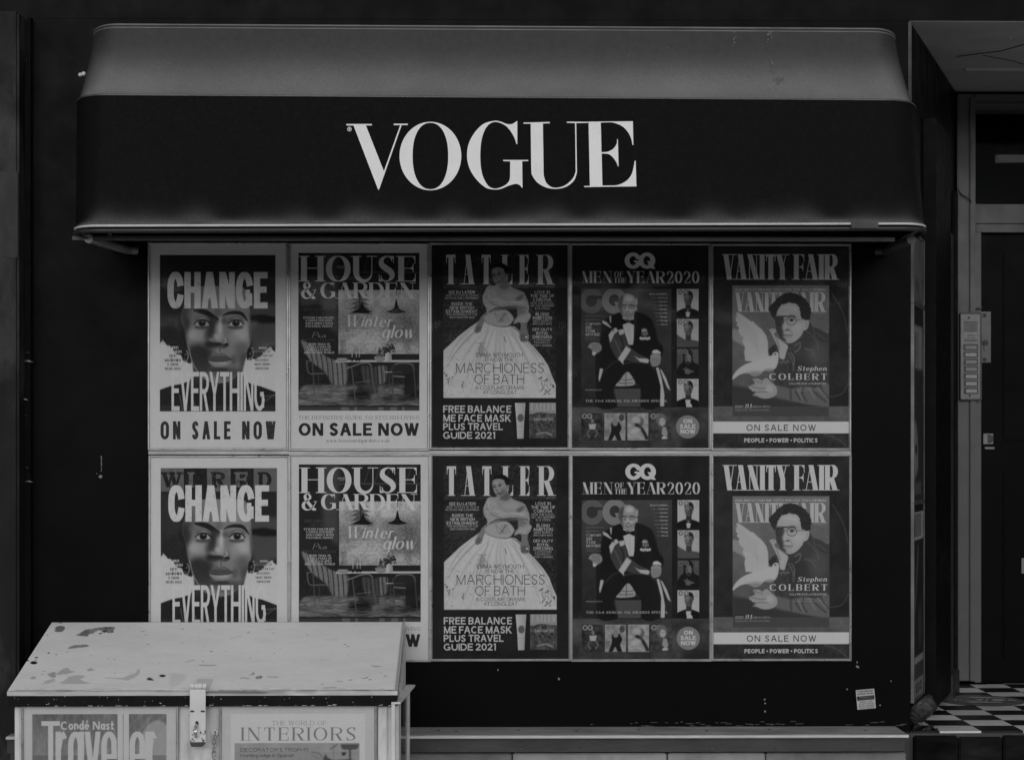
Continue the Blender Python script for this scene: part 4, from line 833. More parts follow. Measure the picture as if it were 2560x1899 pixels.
def art_interiors():
    c = Canvas(215, 965, 1735, 3240, .3, 156, 15); rng = c.rng
    c.tex(215, 965, 1735, 3240, 4)
    c.rect(305, 1042, 1640, 2900, 166)
    c.text('THE WORLD OF', 714, 1254, 1112, 1158, 116, 'd', .12, .04, gap=.22, sp=.5)
    c.text('INTERIORS', 412, 1548, 1180, 1312, 100, 'd', .15, .035, gap=.3)
    cov = c.mask([(342, 1336), (1585, 1336), (1585, 2900), (342, 2900)])
    c.rect(342, 1336, 1585, 2900, 128); c.tex(342, 1336, 1585, 2900, 12, clip=cov)
    c.rect(342, 1425, 1585, 2900, 118, op=.5)
    c.poly([(1395, 1350), (1585, 1350), (1560, 1400), (1500, 1405), (1500, 1560), (1480, 1560), (1480, 1405), (1410, 1400)], 70, soft=3); c.poly([(1408, 1430), (1455, 1430), (1440, 1462), (1410, 1465)], 50, soft=3)
    c.rect(1325, 1350, 1330, 1600, 90); c.line([(1290, 1400), (1365, 1352)], 12, 84, soft=3); c.line([(1100, 1430), (1180, 1440), (1240, 1520)], 8, 84, soft=3, smooth=3); c.line([(1110, 1460), (1200, 1500)], 6, 90, soft=2)
    c.poly([(1220, 1510), (1240, 1460), (1250, 1445), (1262, 1480), (1320, 1510), (1500, 1500), (1585, 1540), (1585, 1700), (1200, 1700)], 64, soft=4)
    c.text("DECORATOR'S TROPHY", 402, 1080, 1386, 1424, 66, wt=.13, gap=.16)
    c.text('Hunting lodge in Spanish', 402, 932, 1444, 1478, 70, wt=.15, gap=.12, xh=.7); c.text('mountains becomes a prized retreat', 402, 1160, 1500, 1534, 70, wt=.15, gap=.12, xh=.7)
    return c


def art_strip(i):
    c = Canvas(0, 0, 290, 760, .9, (120, 105, 165)[i], 21 + i); rng = c.rng
    c.tex(0, 0, 290, 760, 30, (60, 24, 8), (.5, .3, .2))
    if i == 0:
        c.rect(0, 0, 290, 760, 60, op=.5); c.poly([(0, 150), (120, 120), (200, 300), (150, 700), (0, 760)], 96, soft=30); c.ell(120, 560, 50, 80, 70, soft=16); c.line([(200, 380), (230, 700)], 14, 120, soft=6)
    if i == 1:
        c.rect(0, 0, 290, 70, 36); c.rect(20, 80, 250, 240, 128, soft=4); c.rect(60, 100, 90, 230, 60, soft=4); c.rect(130, 95, 150, 235, 70, soft=4); c.rect(0, 245, 290, 760, 38, soft=10, op=.8)
        c.poly([(20, 480), (80, 440), (140, 520), (150, 640), (60, 680), (20, 600)], 120, soft=12); c.ell(90, 560, 30, 20, 40, soft=6); c.rect(60, 690, 240, 740, 84, soft=6)
    if i == 2:
        c.rect(0, 0, 290, 30, 30); c.rect(10, 36, 240, 130, 110, soft=4); c.rect(40, 60, 60, 120, 50, soft=3); c.rect(0, 140, 290, 600, 42, soft=4)
        c.line([(60, 420), (120, 250), (150, 160)], 26, 100, soft=10, smooth=4); c.ell(200, 480, 60, 90, 64, soft=20)
        c.rect(0, 604, 290, 624, 140); c.rect(0, 626, 290, 690, 66, soft=2); c.rect(0, 692, 290, 760, 124)
        c.text('VEGO', 30, 250, 706, 742, 50, wt=.26)
    return c


def art_sticker():
    c = Canvas(0, 0, 82, 82, 4, 140, 31)
    for t, x0, x1, y in (('24 HOUR EMERGENCY', 5, 77, 5), ('SHOPFRONT REPAIRS', 5, 77, 15), ): c.text(t, x0, x1, y, y + 7, 24, wt=.2)
    c.rect(3, 27, 79, 45, 20); c.text('0800 BASED CITY', 12, 72, 29, 34.5, 110, wt=.16); c.text('24 HOUR SERVICE', 8, 76, 37, 42.5, 100, wt=.16)
    for t, x0, x1, y in (('BOARDING & GLAZING', 14, 70, 49), ('SECURITY GRILLES', 8, 76, 57), ('SHUTTERS SHOPFRONTS', 6, 78, 65), ('REPAIR GUARANTEE', 10, 74, 73)): c.text(t, x0, x1, y, y + 5.5, 44, wt=.2)
    c.rect(0, 0, 82, 1.5, 90); c.rect(0, 80.5, 82, 82, 90)
    return c


ART = {'change': art_change, 'change_early': lambda: art_change(True), 'room': art_room, 'gown': art_gown, 'suit': art_suit, 'dove': art_dove, 'travel': art_travel, 'interiors': art_interiors, 'sticker': art_sticker,
       'strip0': lambda: art_strip(0), 'strip1': lambda: art_strip(1), 'strip2': lambda: art_strip(2)}
# ------------------------------------------------------------------ materials
def mat(name, base=.1, rough=.6, metal=0, var=.25, scale=6, bump=.15, bscale=60, spec=.5, stretch=(1, 1, 1), chips=0, chipcol=.5, chipscale=40, stain=0, stainscale=1.2, stainto=.02, coat=0, rnd_=0):
    m = bpy.data.materials.new(name); m.use_nodes = True; n = m.node_tree; N, L = n.nodes, n.links
    b = N['Principled BSDF']; b.inputs['Roughness'].default_value = rough; b.inputs['Metallic'].default_value = metal
    b.inputs['Specular IOR Level'].default_value = spec; b.inputs['Coat Weight'].default_value = coat
    tc = N.new('ShaderNodeTexCoord'); mp = N.new('ShaderNodeMapping'); mp.inputs['Scale'].default_value = stretch
    L.new(tc.outputs['Object'], mp.inputs[0])
    def noise(sc, det=6, rgh=.6):
        t = N.new('ShaderNodeTexNoise'); t.inputs['Scale'].default_value = sc; t.inputs['Detail'].default_value = det; t.inputs['Roughness'].default_value = rgh
        L.new(mp.outputs[0], t.inputs['Vector']); return t
    def ramp(src, p0, v0, p1, v1):
        r = N.new('ShaderNodeMapRange'); r.inputs['From Min'].default_value = p0; r.inputs['From Max'].default_value = p1
        r.inputs['To Min'].default_value = v0; r.inputs['To Max'].default_value = v1; L.new(src, r.inputs[0]); return r.outputs[0]
    c = ramp(noise(scale).outputs['Fac'], .3, base * (1 - var), .7, base * (1 + var))
    def mix(fac, a, bb):
        x = N.new('ShaderNodeMix'); x.data_type = 'FLOAT'; L.new(fac, x.inputs[0]); L.new(a, x.inputs[2])
        if isinstance(bb, float): x.inputs[3].default_value = bb
        else: L.new(bb, x.inputs[3])
        return x.outputs[0]
    if stain: c = mix(ramp(noise(stainscale, 8, .65).outputs['Fac'], .52, 0, .68, stain), c, float(stainto))
    if chips: c = mix(ramp(noise(chipscale, 9, .72).outputs['Fac'], 1 - chips - .015, 0, 1 - chips, 1), c, float(chipcol))
    if rnd_:       # each copy slightly different
        oi = N.new('ShaderNodeObjectInfo'); mr = N.new('ShaderNodeMapRange'); mr.inputs[3].default_value = 1 - rnd_; mr.inputs[4].default_value = 1; L.new(oi.outputs['Random'], mr.inputs[0])
        mm = N.new('ShaderNodeMath'); mm.operation = 'MULTIPLY'; L.new(mr.outputs[0], mm.inputs[0]); L.new(c, mm.inputs[1]); c = mm.outputs[0]
    L.new(c, b.inputs['Base Color'])
    L.new(ramp(noise(scale * 2.3).outputs['Fac'], .3, max(.05, rough - .1), .7, min(1, rough + .1)), b.inputs['Roughness'])
    if bump:
        bp = N.new('ShaderNodeBump'); bp.inputs['Strength'].default_value = bump; bp.inputs['Distance'].default_value = .002
        L.new(noise(bscale, 8, .65).outputs['Fac'], bp.inputs['Height']); L.new(bp.outputs[0], b.inputs['Normal'])
    return m


def vinyl_mat(name, base, sheen, n0, n1, rough, spec):
    # black coated cloth; sky sheen painted in as paler colour on up-facing slopes
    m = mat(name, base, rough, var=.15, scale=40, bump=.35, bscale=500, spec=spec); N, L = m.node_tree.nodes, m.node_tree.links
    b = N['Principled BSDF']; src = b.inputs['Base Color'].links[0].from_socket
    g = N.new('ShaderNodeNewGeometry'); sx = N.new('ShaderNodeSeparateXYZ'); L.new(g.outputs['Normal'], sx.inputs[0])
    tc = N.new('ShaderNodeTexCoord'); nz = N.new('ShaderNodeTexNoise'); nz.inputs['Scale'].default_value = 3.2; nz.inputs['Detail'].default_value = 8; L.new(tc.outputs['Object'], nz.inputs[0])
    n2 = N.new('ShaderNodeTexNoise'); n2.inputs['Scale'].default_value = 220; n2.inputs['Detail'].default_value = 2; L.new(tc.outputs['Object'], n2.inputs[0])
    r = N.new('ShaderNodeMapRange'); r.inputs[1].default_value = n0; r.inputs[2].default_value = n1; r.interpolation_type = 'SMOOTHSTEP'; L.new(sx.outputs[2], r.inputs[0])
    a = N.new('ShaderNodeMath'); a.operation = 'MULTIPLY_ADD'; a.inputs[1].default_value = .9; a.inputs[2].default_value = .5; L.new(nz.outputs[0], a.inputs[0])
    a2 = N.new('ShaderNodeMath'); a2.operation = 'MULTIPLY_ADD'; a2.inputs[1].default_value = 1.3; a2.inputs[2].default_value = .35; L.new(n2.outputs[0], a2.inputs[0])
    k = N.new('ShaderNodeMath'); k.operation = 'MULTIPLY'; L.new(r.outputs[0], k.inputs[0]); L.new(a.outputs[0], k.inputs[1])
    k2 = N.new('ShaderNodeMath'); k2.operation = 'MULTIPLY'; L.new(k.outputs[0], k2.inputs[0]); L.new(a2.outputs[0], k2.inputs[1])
    x = N.new('ShaderNodeMath'); x.operation = 'MULTIPLY_ADD'; x.inputs[1].default_value = sheen; L.new(k2.outputs[0], x.inputs[0]); L.new(src, x.inputs[2])
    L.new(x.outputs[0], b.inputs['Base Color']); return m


def printed(name, c, rough=.55, gain=.8):
    img = bpy.data.images.new(name, c.W, c.H, float_buffer=True); img.colorspace_settings.name = 'Non-Color'
    a = np.clip(c.albedo()[::-1] * gain, .004, .88); px = np.ones((c.H, c.W, 4), np.float32); px[..., 0] = px[..., 1] = px[..., 2] = a
    img.pixels.foreach_set(px.ravel()); img.update(); img.pack()
    m = bpy.data.materials.new(name); m.use_nodes = True; N, L = m.node_tree.nodes, m.node_tree.links
    b = N['Principled BSDF']; b.inputs['Roughness'].default_value = rough; b.inputs['Specular IOR Level'].default_value = .05
    t = N.new('ShaderNodeTexImage'); t.image = img; t.interpolation = 'Cubic'; t.extension = 'EXTEND'; L.new(t.outputs[0], b.inputs['Base Color'])
    tc = N.new('ShaderNodeTexCoord'); nz = N.new('ShaderNodeTexNoise'); nz.inputs['Scale'].default_value = 5; nz.inputs['Detail'].default_value = 3
    bp = N.new('ShaderNodeBump'); bp.inputs['Strength'].default_value = .25; bp.inputs['Distance'].default_value = .01
    L.new(tc.outputs['Object'], nz.inputs[0]); L.new(nz.outputs[0], bp.inputs['Height']); L.new(bp.outputs[0], b.inputs['Normal'])
    return m


def glazing_mat(name, wav=.4, rough=.08, haze=0, ior=1.13):
    m = bpy.data.materials.new(name); m.use_nodes = True; N, L = m.node_tree.nodes, m.node_tree.links; N.clear()
    o = N.new('ShaderNodeOutputMaterial'); tr = N.new('ShaderNodeBsdfTransparent'); gl = N.new('ShaderNodeBsdfGlossy'); gl.inputs['Roughness'].default_value = rough
    tr.inputs[0].default_value = (.96, .96, .96, 1)
    fr = N.new('ShaderNodeFresnel'); fr.inputs[0].default_value = ior; mx = N.new('ShaderNodeMixShader')
    tc = N.new('ShaderNodeTexCoord'); nz = N.new('ShaderNodeTexNoise'); nz.inputs['Scale'].default_value = 3.5; nz.inputs['Detail'].default_value = 2.5
    bp = N.new('ShaderNodeBump'); bp.inputs['Strength'].default_value = wav; bp.inputs['Distance'].default_value = .03
    L.new(tc.outputs['Object'], nz.inputs[0]); L.new(nz.outputs[0], bp.inputs['Height']); L.new(bp.outputs[0], gl.inputs['Normal'])
    L.new(fr.outputs[0], mx.inputs[0]); L.new(tr.outputs[0], mx.inputs[1]); L.new(gl.outputs[0], mx.inputs[2])
    last = mx.outputs[0]
    if haze:   # thin film of dust and scratches on the sheet
        df = N.new('ShaderNodeBsdfDiffuse'); df.inputs[0].default_value = (.6, .6, .6, 1); n2 = N.new('ShaderNodeTexNoise'); n2.inputs['Scale'].default_value = 7; n2.inputs['Detail'].default_value = 9; n2.inputs['Distortion'].default_value = 1.5
        mp = N.new('ShaderNodeMapping'); mp.inputs['Scale'].default_value = (1, 1, .35); L.new(tc.outputs['Object'], mp.inputs[0]); L.new(mp.outputs[0], n2.inputs[0])
        r = N.new('ShaderNodeMapRange'); r.inputs[1].default_value = .5; r.inputs[2].default_value = .85; r.inputs[4].default_value = haze; L.new(n2.outputs[0], r.inputs[0])
        m2 = N.new('ShaderNodeMixShader'); L.new(r.outputs[0], m2.inputs[0]); L.new(last, m2.inputs[1]); L.new(df.outputs[0], m2.inputs[2]); last = m2.outputs[0]
    L.new(last, o.inputs[0]); return m


M = dict(
    black=mat('black_gloss_paint', .0022, .4, var=.35, scale=3, bump=.12, bscale=25, spec=.05, chips=.232, chipcol=.25, chipscale=22),
    blackwood=mat('old_black_paint', .004, .5, var=.4, scale=8, bump=.5, bscale=40, spec=.08, chips=.25, chipcol=.05, chipscale=30),
    piermat=mat('weathered_pier', .006, .6, var=.4, scale=4, bump=.7, bscale=30, stretch=(1, 1, .5), spec=.2, stain=.9, stainscale=2.1, stainto=.07),
    piping=mat('pale_piping', .55, .4, var=.15), piping2=mat('black_piping', .05, .25, var=.2, spec=.9),
    letter=mat('white_vinyl_lettering', .74, .5, var=.03, bump=.1),
    alu=mat('aluminium_rail', .42, .34, .85, var=.2, scale=14, bump=.25, bscale=120, stretch=(1, 1, 1)),
    alu2=mat('dull_thin_frame', .14, .4, .6, var=.3),
    strip=mat('dull_metal_strip', .34, .45, .3, var=.35, scale=5, bump=.3, bscale=60),
    cream=mat('chipped_cream_paint', .66, .5, var=.06, scale=5, bump=.35, bscale=45, chips=.235, chipcol=.16, chipscale=16, stain=.35, stainscale=5, stainto=.42),
    creamside=mat('stained_cream_paint', .62, .55, var=.25, scale=9, bump=.5, bscale=50, stretch=(1.5, 1.5, .5), chips=.26, chipcol=.1, chipscale=20, stain=.6, stainscale=6, stainto=.24),
    band=mat('worn_black_band', .006, .5, spec=.1, var=.5, scale=12, bump=.5, bscale=60, chips=.29, chipcol=.4, chipscale=45),
    rust=mat('bare_dark_metal', .06, .45, .5, var=.5, scale=30, bump=.6, bscale=80), chrome=mat('scratched_steel', .5, .25, .9, var=.3, scale=30, bump=.2),
    sill=mat('worn_sill_paint', .3, .55, var=.45, scale=10, bump=.5, bscale=60, stretch=(.4, 1, 1), chips=.27, chipcol=.05, chipscale=24, stain=.8, stainscale=7, stainto=.5),
    stone=mat('stall_riser_stone', .17, .75, var=.3, scale=9, bump=.8, bscale=90, chips=.33, chipcol=.03, chipscale=60, stain=.6, stainscale=3, stainto=.08),
    stone2=mat('pale_stall_riser_stone', .3, .7, var=.25, scale=7, bump=.7, bscale=70, chips=.26, chipcol=.5, chipscale=50, stain=.5, stainscale=4, stainto=.14),
    rail=mat('dark_rail', .03, .5, var=.5, scale=9, bump=.5, stretch=(.4, 1, 1), chips=.3, chipcol=.15, chipscale=30),
    step=mat('dark_step_stone', .014, .7, rnd_=.4, var=.9, scale=9, bump=1.5, bscale=30, stretch=(.5, 1, 1.5), spec=.05, stain=.9, stainscale=5, stainto=.006, chips=.32, chipcol=.09, chipscale=14),
    whitetile=mat('white_floor_tile', .84, .4, rnd_=.3, var=.12, scale=20, bump=.3, stretch=(.5, 2, 1), stain=.3, stainscale=6, stainto=.3),
    blacktile=mat('black_floor_tile', .018, .4, rnd_=.5, spec=.2, var=.5, scale=14, bump=.3, stain=.3, stainscale=8, stainto=.08),
    grout=mat('grout', .06, .8), lump=mat('crumbling_render', .05, .9, var=1.0, scale=26, bump=2, bscale=45, spec=.1, chips=.34, chipcol=.22, chipscale=30),
    frame=mat('grey_frame_paint', .075, .45, var=.1, scale=6, bump=.25, bscale=40), soffit=mat('grey_soffit_paint', .45, .7, var=.15, scale=3, bump=.2, stain=.5, stainscale=2.5, stainto=.5),
    brass=mat('dull_lock_metal', .09, .4, .2, var=.15), panel=mat('intercom_metal', .17, .45, .2, var=.1, scale=20), insert=mat('name_insert', .3, .5, var=.1, scale=40), dark=mat('dark_plastic', .015, .4, var=.2),
    pave=mat('pavement_stone', .5, .8, var=.2, scale=3, bump=.5), road=mat('worn_concrete_road', .3, .85, var=.2, scale=40, bump=.8), blocker_dark=mat('horizon_blocker_dark', .1, .8, var=.35, scale=4, bump=.6), window=mat('dark_window', .02, .12, var=.3),
    ply=mat('frame_timber', .24, .65, var=.35, scale=8, bump=.5, stretch=(.3, 3, 3)),
)
M['vinyl'] = vinyl_mat('black_vinyl', .0045, .11, .07, .6, .5, .05); M['vinyl2'] = vinyl_mat('sheen_black_vinyl', .035, .17, .2, .99, .55, .15)  # canopy cloth is paler: reflected sky put into its colour
M['toppipe'] = mat('worn_top_piping', .14, .4, var=.3)
M['bare'] = mat('bare_stone_patch', .03, .8, var=.6, scale=9, bump=.9, bscale=25, stretch=(1, 1, .4), stain=.8, stainscale=5, stainto=.012)
M['glaze'] = glazing_mat('poster_glazing', haze=.014)
M['pane'] = glazing_mat('window_glass', .0, .02, ior=1.05)


# ------------------------------------------------------------------ builders
def obj(name, bm, m, parent=None, smooth=False):
    me = bpy.data.meshes.new(name); bmesh.ops.recalc_face_normals(bm, faces=bm.faces); bm.to_mesh(me); bm.free()
    o = bpy.data.objects.new(name, me); COL.objects.link(o)
    me.materials.append(M[m] if isinstance(m, str) else m)
    if smooth:
        for p in me.polygons: p.use_smooth = True
    if parent is not None:
        o.parent = parent; o.matrix_parent_inverse = Matrix.Translation(-parent.location)
    return o


def tag(o, label=None, cat=None, group=None, kind=None):
    if label: o['label'] = label
    if cat: o['category'] = cat
    if group: o['group'] = group
    if kind: o['kind'] = kind
    return o


def thing(name, loc, label, cat, group=None):
    o = bpy.data.objects.new(name, None); COL.objects.link(o); o.location = loc
    return tag(o, label, cat, group)


def hexa(bm, v):
    V = [bm.verts.new(p) for p in v]
    for f in ((0, 3, 2, 1), (4, 5, 6, 7), (0, 1, 5, 4), (1, 2, 6, 5), (2, 3, 7, 6), (3, 0, 4, 7)): bm.faces.new([V[i] for i in f])
    return V


def box(bm, x0, x1, y0, y1, z0, z1, bev=0):
    b2 = bmesh.new() if bev else bm
    V = hexa(b2, [(x0, y0, z0), (x1, y0, z0), (x1, y1, z0), (x0, y1, z0), (x0, y0, z1), (x1, y0, z1), (x1, y1, z1), (x0, y1, z1)])
    if bev:
        bmesh.ops.bevel(b2, geom=b2.edges[:], offset=bev, segments=2, affect='EDGES')
        me = bpy.data.meshes.new('tmp'); b2.to_mesh(me); b2.free(); bm.from_mesh(me); bpy.data.meshes.remove(me)
    return bm


def mk(name, m, parent, *a, **k): return obj(name, box(bmesh.new(), *a, **k), m, parent)


def cyl(bm, p0, p1, r, n=12, r2=None, caps=True):
    p0, p1 = Vector(p0), Vector(p1); d = (p1 - p0).normalized(); u = d.orthogonal().normalized(); w = d.cross(u); r2 = r if r2 is None else r2
    A = [bm.verts.new(p0 + (u * math.cos(t) + w * math.sin(t)) * r) for t in [2 * math.pi * k / n for k in range(n)]]
    B = [bm.verts.new(p1 + (u * math.cos(t) + w * math.sin(t)) * r2) for t in [2 * math.pi * k / n for k in range(n)]]
    for i in range(n): bm.faces.new((A[i], A[(i + 1) % n], B[(i + 1) % n], B[i]))
    if caps: bm.faces.new(A[::-1]); bm.faces.new(B)
    return bm


def tube(bm, pts, r, n=8, closed=False):
    pts = [Vector(p) for p in pts]; R = []; m = len(pts)
    for i, p in enumerate(pts):
        a = pts[(i - 1) % m] if (i or closed) else p; b = pts[(i + 1) % m] if (i < m - 1 or closed) else p
        d = (b - a).normalized(); u = d.cross(Vector((0, .3, 1))).normalized(); w = d.cross(u)
        R.append([bm.verts.new(p + (u * math.cos(t) + w * math.sin(t)) * r) for t in [2 * math.pi * k / n for k in range(n)]])
    for i in range(m if closed else m - 1):
        A, B = R[i], R[(i + 1) % m]
        for k in range(n): bm.faces.new((A[k], A[(k + 1) % n], B[(k + 1) % n], B[k]))
    if not closed: bm.faces.new(R[0][::-1]); bm.faces.new(R[-1])
    return bm


def sheet(name, corners, m, parent=None, nx=1, nz=1, wob=0, seed=0):
    """printed sheet: corners = bottom-left, bottom-right, top-right, top-left"""
    rnd = random.Random(seed); bm = bmesh.new(); uv = bm.loops.layers.uv.new('uv'); a, b, c, d = [Vector(v) for v in corners]
    nrm = (b - a).cross(d - a).normalized()
    ph = [rnd.uniform(0, 6.3) for _ in range(4)]
    G2 = [[bm.verts.new(a.lerp(b, i / nx).lerp(d.lerp(c, i / nx), j / nz) + nrm * wob * math.sin(i / nx * 5 + ph[0]) * math.sin(j / nz * 7 + ph[1]) ) for i in range(nx + 1)] for j in range(nz + 1)]
    for j in range(nz):
        for i in range(nx):
            f = bm.faces.new((G2[j][i], G2[j][i + 1], G2[j + 1][i + 1], G2[j + 1][i]))
            for l, (u, v) in zip(f.loops, ((i, j), (i + 1, j), (i + 1, j + 1), (i, j + 1))): l[uv].uv = (u / nx, v / nz)
    me = bpy.data.meshes.new(name); bm.to_mesh(me); bm.free(); o = bpy.data.objects.new(name, me); COL.objects.link(o); me.materials.append(m)
    for p in me.polygons: p.use_smooth = True
    if parent is not None: o.parent = parent; o.matrix_parent_inverse = Matrix.Translation(-parent.location)
    return o


def lettering(name, text, size, m, parent, loc, rot=(math.pi / 2, 0, 0), depth=.0005):
    cu = bpy.data.curves.new(name, 'FONT'); cu.body = text; cu.size = size; cu.extrude = depth; cu.offset = size * .02; cu.align_x = 'CENTER'
    t = bpy.data.objects.new(name, cu); COL.objects.link(t); dg = bpy.context.evaluated_depsgraph_get(); me = bpy.data.meshes.new_from_object(t.evaluated_get(dg))
    bpy.data.objects.remove(t); o = bpy.data.objects.new(name, me); COL.objects.link(o); me.materials.clear(); me.materials.append(M[m])
    me.transform(Matrix.Translation(loc) @ Matrix.Rotation(rot[2], 4, 'Z') @ Matrix.Rotation(rot[0], 4, 'X'))
    if parent is not None: o.parent = parent; o.matrix_parent_inverse = Matrix.Translation(-parent.location)
    return o


# ------------------------------------------------------------------ the setting
GZ = -.22; FLOOR = .39; SOF = 3.025; RD = 1.68; XC = XX(910); SLZ = .409
def struct(name, bm, m, parent=None): return tag(obj(name, bm, m, parent), kind=None if parent else 'structure')

struct('pavement', box(bmesh.new(), -150, 150, -5, 3, GZ - .2, GZ), 'pave')
struct('road', box(bmesh.new(), -150, 150, -200, -5, GZ - .4, GZ - .12), 'road')
struct('horizon_blocker', box(bmesh.new(), -150, 150, -76, -70, GZ, 8.0), 'blocker_dark')  # added unseen block, hides the bright horizon from reflections
wall = struct('shop_wall', box(bmesh.new(), XX(33), XC, 0, .12, SLZ - .02, SOF), 'black')
struct('upper_wall', box(bmesh.new(), -4, 5, .0, .12, SOF + .001, 5.2), 'black')
# left end: pilaster and neighbour's pier
struct('pilaster', box(bmesh.new(), XX(19.5), XX(32.5), -.05, .12, GZ, SOF - .001, bev=.006), 'blackwood')
struct('neighbour_pier', box(bmesh.new(), -4, XX(18.6, -.16), -.16, .12, GZ, SOF - .002, bev=.01), 'piermat')
mk('bare_patch', M['bare'], bpy.data.objects['neighbour_pier'], -1.86, XX(18, -.16), -.1625, -.159, ZZ(258, -.16), ZZ(172, -.16), bev=.001)
mk('cover_strip', 'blackwood', wall, XX(91), XX(96), -.02, .0, ZZ(175), ZZ(30))
# sill, rail, stall riser
SX0, SX1 = XX(380), XX(908.5, -.25)
sl = thing('window_sill', ((SX0 + SX1) / 2, -.2, SLZ), 'long pale worn sill board under the black shop wall', 'sill')
sl['kind'] = 'structure'; del sl['category']; del sl['label']
mk('sill_board', 'sill', sl, XX(20), SX1, -.245, -.001, SLZ - .009, SLZ, bev=.002)
obj('nosing', cyl(bmesh.new(), (XX(20), -.25, SLZ - .006), (SX1, -.25, SLZ - .006), .0055), 'piping', sl)
mk('under_rail', 'rail', sl, XX(20), SX1 - .01, -.232, -.15, SLZ - .062, SLZ - .013)
for k, px in enumerate((438, 456, 519, 577, 640, 708, 772, 868)):
    obj('screw', cyl(bmesh.new(), (XX(px, -.18), -.10 - .03 * (k % 2), SLZ - .002), (XX(px, -.18), -.10 - .03 * (k % 2), SLZ + .002), .006, 8), 'rust', sl)
    obj('rail_bolt', cyl(bmesh.new(), (XX(px + 2, -.18), -.238, SLZ - .05), (XX(px + 2, -.18), -.23, SLZ - .05), .006, 8), 'rust', sl)
rz = struct('stall_riser', box(bmesh.new(), XX(20), SX1 - .03, -.17, .1, GZ, SLZ - .07), 'grout')
for k, (a, b) in enumerate(((60, 290), (291, 400), (401, 511.5), (513, 666.5), (668, 765), (766, 906))):
    o = mk('stone_panel', ('stone', 'stone2', 'stone', 'stone2', 'stone2', 'stone')[k], rz, XX(a, -.2), XX(b, -.2), -.2 - .002 * (k % 2), -.172, GZ + .02, SLZ - .071, bev=.004)
# chips on the wall
bm = bmesh.new(); rnd = random.Random(3)
def speck(x, z, r):
    p = [bm.verts.new((x + r * math.cos(t) * rnd.uniform(.6, 1.3), -.0025, z + r * 1.3 * math.sin(t) * rnd.uniform(.6, 1.3))) for t in np.linspace(0, 6.28, 7)[:-1]]
    bm.faces.new(p[::-1])
for y in range(456, 471, 2): speck(XX(101.5 + rnd.uniform(-.3, .3)), ZZ(y), .0022)
for px, py, r in ((100.5, 476, .006), (97, 473, .002), (764.5, 699, .0035), (765, 703, .003), (765, 711, .004), (857, 662, .003), (857, 666, .004), (847, 689, .003), (559, 678, .004), (498, 669, .003), (858.5, 667, .003), (891, 681, .003), (299, 495, .003), (912, 690, .003), (880, 705, .003)): speck(XX(px), ZZ(py), r)
for px in range(560, 905, 5):
    if rnd.random() < (.3 if px < 640 or px > 800 else .75):
        x = XX(px); z = SLZ + rnd.uniform(.001, .018); l = rnd.uniform(.01, .04)
        p = [bm.verts.new(v) for v in ((x, -.0025, z), (x + l, -.0025, z + .0006), (x + l * .7, -.0025, z + .0014), (x + l * .1, -.0025, z + .0009))]; bm.faces.new(p[::-1])
tag(obj('paint_chips', bm, mat('pale_undercoat', .2, .7), wall), kind='stuff')
# doorway recess
cv = Vector((XX(956, RD) - XC, RD, 0)); cl = cv.length; cd = cv.normalized(); cn = Vector((cd.y, -cd.x, 0))   # along the canted wall / out of it
def cant(s, off, z): return Vector((XC, 0, 0)) + cd * s * cl + cn * off + Vector((0, 0, z))
def cbox(bm, s0, s1, o0, o1, z0, z1): return (hexa(bm, [cant(s0, o1, z0), cant(s1, o1, z0), cant(s1, o0, z0), cant(s0, o0, z0), cant(s0, o1, z1), cant(s1, o1, z1), cant(s1, o0, z1), cant(s0, o0, z1)]), bm)[1]
cw = struct('canted_wall', cbox(bmesh.new(), .003, 1, -.1, 0, FLOOR - .1, SOF - .001), 'black')
obj('corner_bead', cbox(bmesh.new(), -.004, .004, -.006, .006, 2.2, SOF - .003), 'rail', cw)
obj('wall_panel', cbox(bmesh.new(), .25, .58, .001, .05, FLOOR + .04, SOF - .3), 'blackwood', cw)
obj('edge_trim', cbox(bmesh.new(), .64, .76, .001, .03, FLOOR + .1, 2.35), 'rail', cw)
obj('trim_base', cbox(bmesh.new(), .63, .79, .001, .05, FLOOR + .002, FLOOR + .1), 'rail', cw)
obj('lower_panel', cbox(bmesh.new(), .9, .975, .001, .012, FLOOR, ZZ(194, RD)), 'blackwood', cw)
sf = struct('soffit', box(bmesh.new(), XC, 4.4, .121, RD, SOF, SOF + .05), 'soffit')
obj('soffit_batten', box(bmesh.new(), 2.05, 4.3, 1.05, 1.075, SOF - .008, SOF), 'soffit', sf)
obj('soffit_edge', box(bmesh.new(), XC, 4.4, .0, .12, SOF - .0, SOF + .0005), 'soffit', sf)
bm = bmesh.new(); tube(bm, [(1.95, .75, SOF - .002), (2.1, .62, SOF - .002), (2.22, .3, SOF - .002)], .002, 6); tube(bm, [(2.05, .72, SOF - .002), (2.2, .85, SOF - .002), (2.36, 1.05, SOF - .002)], .002, 6); obj('cable', bm, 'frame', sf)
struct('doorway_back_wall', box(bmesh.new(), XX(950, RD), XX(955, RD), RD, RD + .1, FLOOR - .1, SOF), 'black')
struct('doorway_side_wall', box(bmesh.new(), 4.0, 4.1, .12, RD + .1, FLOOR - .1, SOF), 'frame')
